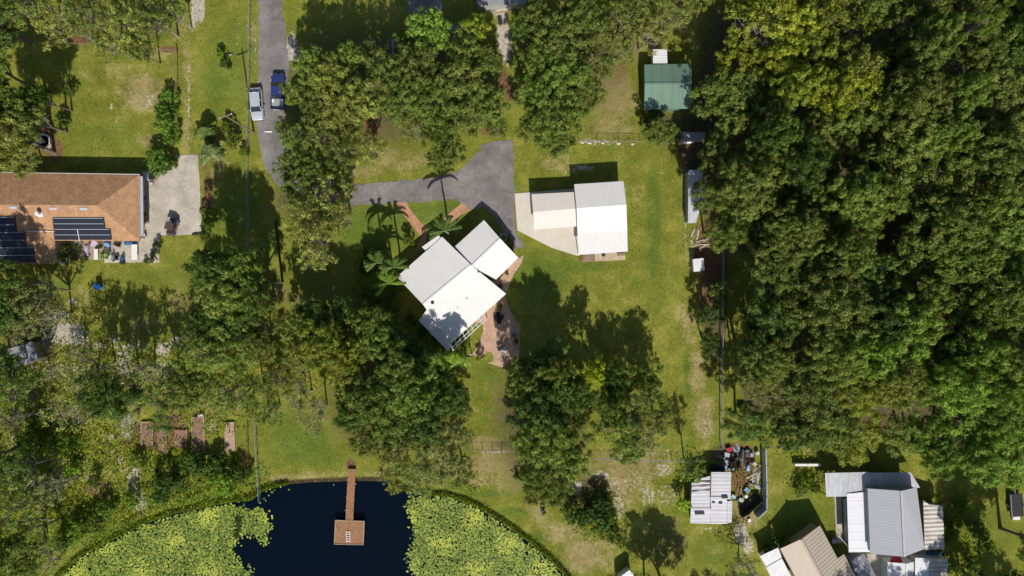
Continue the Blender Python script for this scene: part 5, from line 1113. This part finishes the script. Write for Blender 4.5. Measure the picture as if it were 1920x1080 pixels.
def chair(label, px, py, rz, m, group=None):
    t = thing('garden_chair', label, 'chair', G(px, py), rz, group)
    MB().box((0, 0, .43), (.55, .55, .05)).build('seat', m, t, bev=.01); MB().box((0, -.28, .75), (.55, .06, .6), rx=-.2).build('backrest', m, t, bev=.01)
    for sx in (-1, 1):
        for sy in (-1, 1): MB().tube([(sx * .24, sy * .24, .42), (sx * .27, sy * .28, 0)], .025, 6).build('leg', m, t)
        MB().box((sx * .28, 0, .64), (.06, .5, .04)).build('armrest', m, t)
    return t
def table(label, px, py, w_, d_, m, rz=0, h=.74, cat='table', name='table'):
    t = thing(name, label, cat, G(px, py), rz); MB().box((0, 0, h), (w_, d_, .05)).build('tabletop', m, t, bev=.015)
    for sx in (-1, 1):
        for sy in (-1, 1): MB().tube([(sx * (w_ / 2 - .1), sy * (d_ / 2 - .1), h - .03), (sx * (w_ / 2 - .08), sy * (d_ / 2 - .08), 0)], .03, 6).build('leg', m, t)
    return t
def roundtable(label, px, py, r, m):
    t = thing('round_table', label, 'table', G(px, py)); MB().lathe((0, 0, .7), [(r, 0), (r, .04)], 20).build('tabletop', m, t); MB().lathe((0, 0, 0), [(.28, 0), (.26, .04), (.05, .08), (.05, .7)], 12).build('pedestal', m, t); return t
def crate(label, px, py, w_, d_, h, m, rz=0, z=0, name='crate', cat='crate'):
    t = thing(name, label, cat, G(px, py) + Vector((0, 0, z)), rz); mb = MB(); mb.box((0, 0, h * .48), (w_ - .08, d_ - .08, h * .9)); mb.build('box', m, t)
    mb = MB()
    for s in (-1, 1):
        for zz in (.1, .5, .9): mb.box((0, s * d_ / 2, h * zz), (w_, .04, h * .18)); mb.box((s * w_ / 2, 0, h * zz), (.04, d_ - .05, h * .18))
    mb.build('slats', 'old_wood' if m != 'trim_white' else 'trim_white', t); MB().box((0, 0, h + .01), (w_ + .03, d_ + .03, .04)).build('lid', m, t); return t
def tarp(label, px, py, w_, d_, h, m, rz=0, name='tarpaulin', cat='tarpaulin', seed=0):
    r = np.random.RandomState(seed + 3); nx, ny = 12, 10; vs = []; fs = []
    for j in range(ny + 1):
        for i in range(nx + 1):
            u, v = i / nx * 2 - 1, j / ny * 2 - 1; e = (1 - u ** 4) * (1 - v ** 4); vs.append((u * w_ / 2 * (1 + .05 * r.normal()), v * d_ / 2 * (1 + .05 * r.normal()), max(.02, h * e ** .6 * (.8 + .2 * math.sin(3 * u + 2 * v)) + .04 * r.normal() + .03)))
    for j in range(ny):
        for i in range(nx): a = j * (nx + 1) + i; fs.append((a, a + 1, a + nx + 2, a + nx + 1))
    o = MB().add(vs, fs).build(name, m, smooth=True); o.location = G(px, py); o.rotation_euler = (0, 0, rz); tag(o, label, cat); md = o.modifiers.new('thick', 'SOLIDIFY'); md.thickness = .02; return o
def tyre(label, px, py, r=.36, z=0, group='scattered old tyres'):
    n, k = 20, 8; vs = []; fs = []
    for i in range(n):
        for j in range(k):
            a, b2 = 2 * math.pi * i / n, 2 * math.pi * j / k; q = r - .1 + .1 * math.cos(b2); vs.append((q * math.cos(a), q * math.sin(a), .11 + .1 * math.sin(b2)))
    for i in range(n):
        for j in range(k): fs.append((i * k + j, ((i + 1) % n) * k + j, ((i + 1) % n) * k + (j + 1) % k, i * k + (j + 1) % k))
    o = MB().add(vs, fs).build('tyre', 'black_rubber', smooth=True); o.location = G(px, py) + Vector((0, 0, z)); tag(o, label, 'tyre', group); return o
def plankpile(label, px, py, n, ln, rz, m, seed=0, name='plank_pile', cat='timber'):
    r = np.random.RandomState(seed); t = thing(name, label, cat, G(px, py), rz)
    for i in range(n): MB().box((r.normal() * .3, (i - n / 2) * .2 + r.normal() * .06, .05 + .06 * (i % 3)), (ln * r.uniform(.7, 1.1), .16, .05), r.normal() * .18).build('plank', m if r.uniform() < .7 else 'old_wood', t)
    return t
def bicycle(label, px, py, rz, m):
    t = thing('bicycle', label, 'bicycle', G(px, py), rz)
    for x in (-.52, .52):
        n, k = 20, 5; vs = []; fs = []
        for i in range(n):
            for j in range(k):
                a, b2 = 2 * math.pi * i / n, 2 * math.pi * j / k; q = .32 + .025 * math.cos(b2); vs.append((x + q * math.cos(a), .025 * math.sin(b2), .34 + q * math.sin(a)))
        for i in range(n):
            for j in range(k): fs.append((i * k + j, ((i + 1) % n) * k + j, ((i + 1) % n) * k + (j + 1) % k, i * k + (j + 1) % k))
        MB().add(vs, fs).build('wheel', 'black_rubber', t)
    mb = MB(); mb.tube([(-.52, 0, .34), (-.15, 0, .32), (-.25, 0, .85), (-.52, 0, .34)], .02, 6); mb.tube([(-.15, 0, .32), (.38, 0, .8), (-.22, 0, .76)], .022, 6); mb.tube([(.38, 0, .9), (.52, 0, .34)], .02, 6); mb.build('frame', m, t)
    MB().box((-.27, 0, .9), (.26, .14, .06)).build('saddle', 'black_rubber', t); MB().tube([(.36, -.28, .98), (.38, 0, .95), (.36, .28, .98)], .018, 6).build('handlebar', 'gutter_metal', t); return t

barrel('bright blue plastic barrel standing alone on the lawn below the shingled house', 188, 537, 'blue_plastic', .48, 1.1)
# patio of the shingled house
table('long white table on the right end of the cluttered patio', 256.5, 473, .85, 2.3, 'trim_white')
tarp('dark teal cover stretched at the eave above the long white table', 245, 456, 1.9, .6, .55, 'teal_canvas')
barrel('slate blue round bin at the eave in the middle of the patio', 205, 460, 'pale_blue', .38, .8, name='bin'); 
crate('navy storage box leaning by the slate blue bin on the patio', 203, 454, .8, .4, .5, 'blue_plastic')
tarp('lilac-grey cloth heap between the plants on the patio', 163, 470, .75, 1.9, .5, 'lilac_cloth', seed=2); tarp('white sheet thrown over furniture by the left end of the patio', 147, 455, .8, .6, .5, 'trim_white', seed=4)
table('narrow white bench beside the yellow-green bush on the patio', 183, 477, .6, 1.6, 'trim_white', h=.45, cat='bench', name='bench'); 
tarp('crumpled black cover under the eave at the left end of the patio', 109, 460, 1.0, 1.0, .7, 'dark_netting', seed=5); crate('rust-red crate at the left end of the patio below the black cover', 107, 478, .7, 1.0, .5, 'rusty_metal'); crate('white cool box on the grass edge at the left end of the patio', 118, 493, .6, .4, .4, 'trim_white')
chair('dark grey garden chair on the open middle of the patio', 221, 484, .4, 'dark_metal', 'garden chairs'); chair('pale garden chair beside the dark grey chair on the patio', 213, 481, 2.2, 'lilac_cloth', 'garden chairs'); chair('white garden chair beside the pale chair on the patio', 218, 488, -.8, 'trim_white', 'garden chairs')
chair('dark green garden chair at the lower edge of the patio', 231, 485, 1.2, 'teal_canvas', 'garden chairs'); chair('brown garden chair under the eave right of the slate blue bin', 219, 457, .2, 'old_wood', 'garden chairs'); chair('dark brown garden chair nearest the teal cover', 226, 459, -.4, 'dark_metal', 'garden chairs')
barrel('black round fire drum at the lower patio edge left of the white table', 232, 492, 'dark_metal', .32, .7); roundtable('small round pink-tinted table under the eave right of the lilac cloth', 180, 457, .5, 'lilac_cloth'); chair('red-brown garden chair next to the round pink-tinted table', 172, 456, 1.0, 'rusty_metal', 'garden chairs')
crate('blue crate among the plants at the left part of the patio', 140, 472, .8, .6, .5, 'blue_plastic')
pot('terracotta pot plant right of the blue crate on the patio', 151, 473, 'terracotta', .22, 'gold', 4); pot('leafy pot plant below the lilac cloth on the patio', 163, 485, 'dark_metal', .28, 'mid', 7); pot('dark leafy pot plant left of the white sheet', 131, 456, 'terracotta', .25, 'dark', 7); pot('small pot plant at the left grass edge of the patio', 145, 486, 'terracotta', .25, 'olive', 5)
pot('pot plant with dark leaves above the yellow-green patio bush', 190, 463, 'dark_metal', .25, 'dark', 5); pot('dark potted shrub at the patio corner, topmost of the curved row', 293, 459, 'terracotta', .26, 'dark', 5); pot('dark potted shrub in the middle of the curved row at the patio corner', 290, 477, 'terracotta', .26, 'dark', 6); pot('dark potted shrub at the lower end of the curved row at the patio corner', 276, 490, 'terracotta', .26, 'dark', 5)
crate('stack of pale stone slabs at the lower right patio corner', 289, 489, 1.0, .7, .25, 'stone_pale', .6)
# along the right wall of the shingled house
t = thing('cable_reel', 'large brown hose reel wheel lying flat beside the house corner', 'reel', G(286, 330))
mb = MB(); mb.lathe((0, 0, 0), [(.2, 0), (.9, .02), (.95, .1), (.2, .12)], 24); mb.build('flange', 'old_wood', t); MB().lathe((0, 0, .1), [(.45, 0), (.62, .1), (.62, .3), (.4, .35), (.2, .3)], 20).build('coil', 'black_rubber', t)
tarp('grey and white covered machine beside the brown reel at the house corner', 275, 331, 1.1, 1.5, .9, 'gutter_metal', seed=7)
bicycle('black bicycle leaning nearest the middle of the shingled house end wall', 276, 370, R(70), 'dark_metal'); bicycle('white bicycle beside the black one at the end wall of the shingled house', 278, 380, R(110), 'trim_white')
pot('leafy pot plant against the gutter end of the shingled house', 275, 402, 'terracotta', .25, 'lime', 5); crate('brown crate near the bottom end of the shingled house gutter', 277, 415, .5, .5, .4, 'old_wood'); crate('small stone-coloured box beside the hose reel on the driveway', 285, 345, .5, .4, .3, 'stone_pale', .3); crate('grey box at the very end of the shingled house wall', 272, 441, .6, .4, .6, 'gutter_metal')
tarp('charcoal log beam heap along the lower edge of the concrete driveway', 370, 439, 1.6, .4, .25, 'dark_netting')
# main house surroundings
roundtable('dark round table on the shaded part of the paver patio', 935, 597, .55, 'dark_metal')
for i, (x, y, r_) in enumerate(((929, 594, 1.6), (941, 594, -1.6), (936, 605, 3.1), (934, 588, 0))): chair(['dark patio chair left of the round table', 'dark patio chair right of the round table', 'dark patio chair below the round table', 'dark patio chair above the round table'][i], x, y, r_, 'dark_metal', 'patio chairs round the table')
chair('white patio chair near the lower part of the paver patio', 945, 654, .5, 'trim_white', 'loose patio chairs'); tarp('white cushion heap next to the white patio chair', 947, 661, .6, .9, .4, 'trim_white', seed=9)
table('small dark table left of the white patio chair', 938, 652, .9, .7, 'dark_metal', .4); chair('brown lounger-like chair at the right edge of the paver patio', 964, 628, -1.2, 'old_wood', 'loose patio chairs'); pot('potted plant beside the brown chair at the patio edge', 967, 640, 'terracotta', .3, 'olive', 6); pot('potted plant on the patio near the house corner', 936, 575, 'terracotta', .3, 'dark', 7); pot('potted plant on the narrow brick strip behind the garage wing', 950, 512, 'terracotta', .25, 'olive', 4)
pot('potted shrub on the brick strip near the lower wing corner', 938, 536, 'dark_metal', .25, 'mid', 5)
t = thing('lamp_post', 'slim dark garden lamp post on the crescent lawn beside the paver patio', 'lamp post', G(884, 662)); MB().tube([(0, 0, -.2), (0, 0, 2.6)], .05, 8).build('post', 'dark_metal', t); MB().lathe((0, 0, 2.55), [(.08, 0), (.14, .1), (.14, .3), (.02, .42)], 10).build('lantern', 'lamp_glass', t)
t = thing('timber_edging', 'low brown timber edging below the bottom corner of the main house', 'edging', G(872, 670)); MB().box((0, 0, .1), (2.0, .15, .2)).build('beam', 'old_wood', t)
t = thing('hose_loop', 'white garden hose lying in a loop beside the upper corner of the garage wing', 'hose', G(944, 444)); mb = MB(); n = 22
mb.tube([(.42 * math.cos(k * .3) * (1 + .02 * k), .42 * math.sin(k * .3) * (1 + .02 * k), .08) for k in range(n)], .045, 6); mb.build('hose', 'trim_white', t)
pot('round clipped plant in the shade beside the white hose loop', 955, 447, 'stone_pale', .25, 'mid', 6); pot('low potted plant at the right tip of the garage wing shade', 962, 462, 'stone_pale', .25, 'mid', 6)
# garage deck
barrel('dark round bin on the tan deck below the steel garage', 1131, 478, 'dark_metal', .28, .6, name='bin'); crate('long brown bench box on the right end of the tan deck', 1164, 477, 1.1, .35, .4, 'old_wood', .06); crate('small brown crate at the left end of the garage deck', 1090, 484, .5, .7, .4, 'rusty_metal')
# raised beds lower left
def bed(label, px, py, w_, d_, rz=0, m='soil', fr_='pale_wood'):
    t = thing('raised_bed', label, 'raised bed', G(px, py), rz, 'raised garden beds')
    MB().box((0, 0, .15), (w_ - .1, d_ - .1, .25)).build('soil', m, t)
    for s in (-1, 1): MB().box((s * w_ / 2, 0, .17), (.08, d_ + .08, .34)).build('board', fr_, t); MB().box((0, s * d_ / 2, .17), (w_ - .09, .08, .34)).build('board', fr_, t)
surf('red_soil', (0.27, 0.16, 0.12), .35, 3, .95, bs=.8); surf('dry_straw', (0.44, 0.30, 0.22), .4, 4, .95, bs=.9)
bed('tall brown-red raised bed with pale boards, largest of the row', 373, 815, 1.8, 5.3, R(1), 'red_soil'); bed('straw-covered raised bed at the right end of the row', 432, 818, 1.4, 4.2, R(2), 'dry_straw'); bed('low raised bed of red earth left of the largest bed', 340, 822, 2.0, 2.6, R(-4), 'red_soil', 'rusty_metal'); bed('raised bed of pale red earth third from the left', 306, 826, 1.3, 3.6, R(3), 'red_soil', 'old_wood'); bed('leftmost raised bed with a pale side board', 277, 812, 1.7, 3.4, R(0), 'red_soil')
t = thing('curved_board', 'white curved edging board below the raised beds', 'edging', G(388, 852)); mb = MB(); mb.tube([(-2.6, .1, .12), (-1.6, -.25, .12), (-.2, -.2, .12), (1.6, .1, .12), (2.6, .25, .12)], .09, 6); mb.build('board', 'trim_white', t)
t = thing('plank', 'pale plank lying above the raised beds', 'timber', G(300, 782), R(2)); MB().box((0, 0, .06), (1.4, .15, .06)).build('board', 'trim_white', t)
crate('white flat box on top of the largest raised bed end', 379, 778, .7, .25, .2, 'trim_white', .1, .35)
# shaded shed bits, left
t = thing('metal_rack', 'white square metal frame lying below the shaded shed at the left edge', 'rack', G(66, 694)); mb = MB()
for s in (-1, 1): mb.box((s * .5, 0, .15), (.08, 1.0, .08)); mb.box((0, s * .5, .15), (1.08, .08, .08))
mb.build('frame', 'trim_white', t)
tarp('pale blue sheet beside the white frame at the left edge', 55, 704, 1.2, .5, .3, 'pale_blue', .3); plankpile('two pale poles leaning on the shaded shed roof side', 52, 648, 3, 2.0, .5, 'pale_wood', 3)
# right strip
plankpile('heap of broken pale pallets at the lower end of the long grey shed', 1318, 455, 7, 2.6, .15, 'pale_wood', 5); plankpile('white boards scattered just below the long grey shed', 1303, 440, 5, 1.8, 1.2, 'stone_pale', 6); plankpile('low rubble boards beside the pale box shed', 1296, 500, 4, 1.2, 1.0, 'stone_pale', 8)
tarp('white litter heap below the short grey tin roof', 1288, 266, 1.8, .5, .25, 'trim_white', seed=13)
# junk yard
J = np.random.RandomState(21); crate('pink-red crate at the top left of the junk yard', 1366, 842, .7, .6, .5, 'red_plastic', .3)
t = thing('rowing_boat', 'upturned dark grey rowing boat hull lying in the junk yard', 'boat', G(1391, 857), R(88)); 
mb = MB(); vs = []; fs = []; ns = 12
for i in range(ns + 1):
    u = i / ns * 2 - 1; w2 = .55 * (1 - abs(u) ** 2.6) + .03
    for j in range(7): a = math.pi * j / 6; vs.append((u * 1.5, -w2 * math.cos(a), .05 + .45 * math.sin(a) ** .8 * (1 - abs(u) ** 3 * .6)))
for i in range(ns):
    for j in range(6): q = i * 7 + j; fs.append((q, q + 7, q + 8, q + 1))
mb.add(vs, fs); mb.build('hull', 'dark_metal', t, smooth=True); MB().box((0, 0, .5), (2.4, .06, .06)).build('keel', 'wall_grey', t)
names_ = [('white', 'trim_white'), ('grey', 'gutter_metal'), ('black', 'dark_metal'), ('rusty', 'rusty_metal'), ('wooden', 'old_wood'), ('pale', 'stone_pale'), ('blue', 'pale_blue')]
spots = [(1362, 852), (1372, 850), (1379, 842), (1364, 866), (1374, 868), (1380, 858), (1358, 860), (1400, 845), (1408, 852), (1412, 868), (1418, 880), (1402, 876), (1370, 878), (1384, 876), (1415, 900), (1406, 908), (1399, 918), (1396, 928), (1384, 924), (1380, 935), (1374, 930), (1418, 848), (1409, 890), (1420, 912), (1388, 936), (1352, 872), (1346, 880), (1358, 876)]
rowword = ['upper left', 'upper middle', 'upper right', 'middle left', 'centre', 'middle right', 'lower left', 'lower middle', 'lower right']
cnt = {}
for i, (x, y) in enumerate(spots):
    cw, cm_ = names_[J.randint(len(names_))]; c3 = (0 if x < 1372 else 1 if x < 1400 else 2) + (0 if y < 862 else 3 if y < 892 else 6); kk = ['crate', 'barrel', 'board', 'tyre'][i % 4]; key = (cw, kk, c3); cnt[key] = cnt.get(key, 0) + 1
    o_ = ['', 'smaller ', 'third '][cnt[key] - 1]
    lab = '%s%s %s in the %s part of the junk yard' % (o_, cw, {'crate': 'box', 'barrel': 'drum', 'board': 'board heap', 'tyre': 'sheet'}[kk], rowword[c3])
    if kk == 'crate': crate(lab, x, y, J.uniform(.4, .9), J.uniform(.3, .7), J.uniform(.3, .6), cm_, J.uniform(0, 3))
    elif kk == 'barrel': barrel(lab, x, y, cm_, J.uniform(.22, .34), J.uniform(.5, .9))
    elif kk == 'board': plankpile(lab, x, y, 5, J.uniform(1.0, 2.0), J.uniform(0, 3), cm_, i)
    else: tarp(lab, x, y, J.uniform(.6, 1.2), J.uniform(.5, 1.0), J.uniform(.2, .5), cm_, J.uniform(0, 3), seed=i)
for i, (x, y, l) in enumerate(((1377, 862, 'black tyre left of the upturned boat'), (1403, 864, 'black tyre right of the upturned boat'), (1412, 924, 'black tyre at the lower right of the junk yard'))): tyre(l, x, y)
tarp('dark tarpaulin spread over the slanting lower corner of the junk yard', 1406, 944, 3.4, 1.5, .7, 'dark_netting', R(38), seed=31)
tarp('blue-black plastic sheet at the upper left of the patched tin shed', 1345, 876, 2.4, .9, .5, 'dark_netting', seed=33)
crate('white beehive-like box on the grass right of the sandy junk yard path', 1404, 975, .4, .4, .3, 'trim_white')
# round the lower right houses
pot('orange-flowered shrub in a tub by the upper corner of the beige house', 1466, 1002, 'terracotta', .3, 'gold', 7)
t = thing('red_umbrella', 'dark red patio umbrella between the grey gable house and the little gable shed', 'umbrella', G(1668, 1046)); MB().tube([(0, 0, 0), (0, 0, 2.2)], .03, 6).build('pole', 'old_wood', t); MB().lathe((0, 0, 1.9), [(1.0, 0), (.6, .22), (.05, .45)], 8).build('canopy', 'red_plastic', t)
tarp('blue sheeting on the ground between the rusty annex and the two-tone shed', 1752, 1038, 2.7, .9, .3, 'teal_canvas', seed=41)
crate('grey bin box beside the concrete path at the lower right', 1560, 1012, .6, .6, .7, 'gutter_metal')
# chair by the pond path, front path pebbles
chair('dark folding chair with a white cushion alone on the pond path', 1018, 958, .5, 'dark_metal'); 
t = thing('cushion', 'white cushion on the lone folding chair by the pond path', 'cushion', G(1018, 958) + Vector((0, 0, .46))); MB().box((0, 0, .05), (.42, .42, .08)).build('pad', 'trim_white', t, bev=.03)
# stepping edging stones along the garage apron and drive
for i, (x, y) in enumerate([(1092, 267), (1105, 268), (1130, 268), (1160, 269), (1186, 270)]):
    o = MB().lathe((0, 0, -.03), [(.26, 0), (.3, .06), (.22, .14), (.05, .17)], 7).build('edging_stone', 'stone_pale'); o.location = G(x, y); o.scale = (rng.uniform(.7, 1.3), rng.uniform(.5, .9), 1); tag(o, '%s pale stone from the left along the foot of the clearing fence' % ['first', 'second', 'third', 'fourth', 'fifth'][i], 'stone', 'stones along the fence foot')
# pale pallet platform and bin near the top edge
crate('pale orange wooden platform at the head of the sandy path', 943, 12, 1.9, 1.6, .3, 'pale_wood', .1); crate('dark box on the left edge of the sandy path at the top', 938, 42, .6, 1.0, .5, 'dark_metal', .2)
pot('leafy plant growing against a small dark stump on the left grass strip', 432, 128, 'old_wood', .3, 'mid', 5)
t = thing('log', 'short grey log above the small plant on the left grass strip', 'log', G(430, 104), R(15)); MB().tube([(-.5, 0, .15), (0, .03, .17), (.5, 0, .14)], [.15, .16, .13], 8).build('stem', 'pale_bark', t)
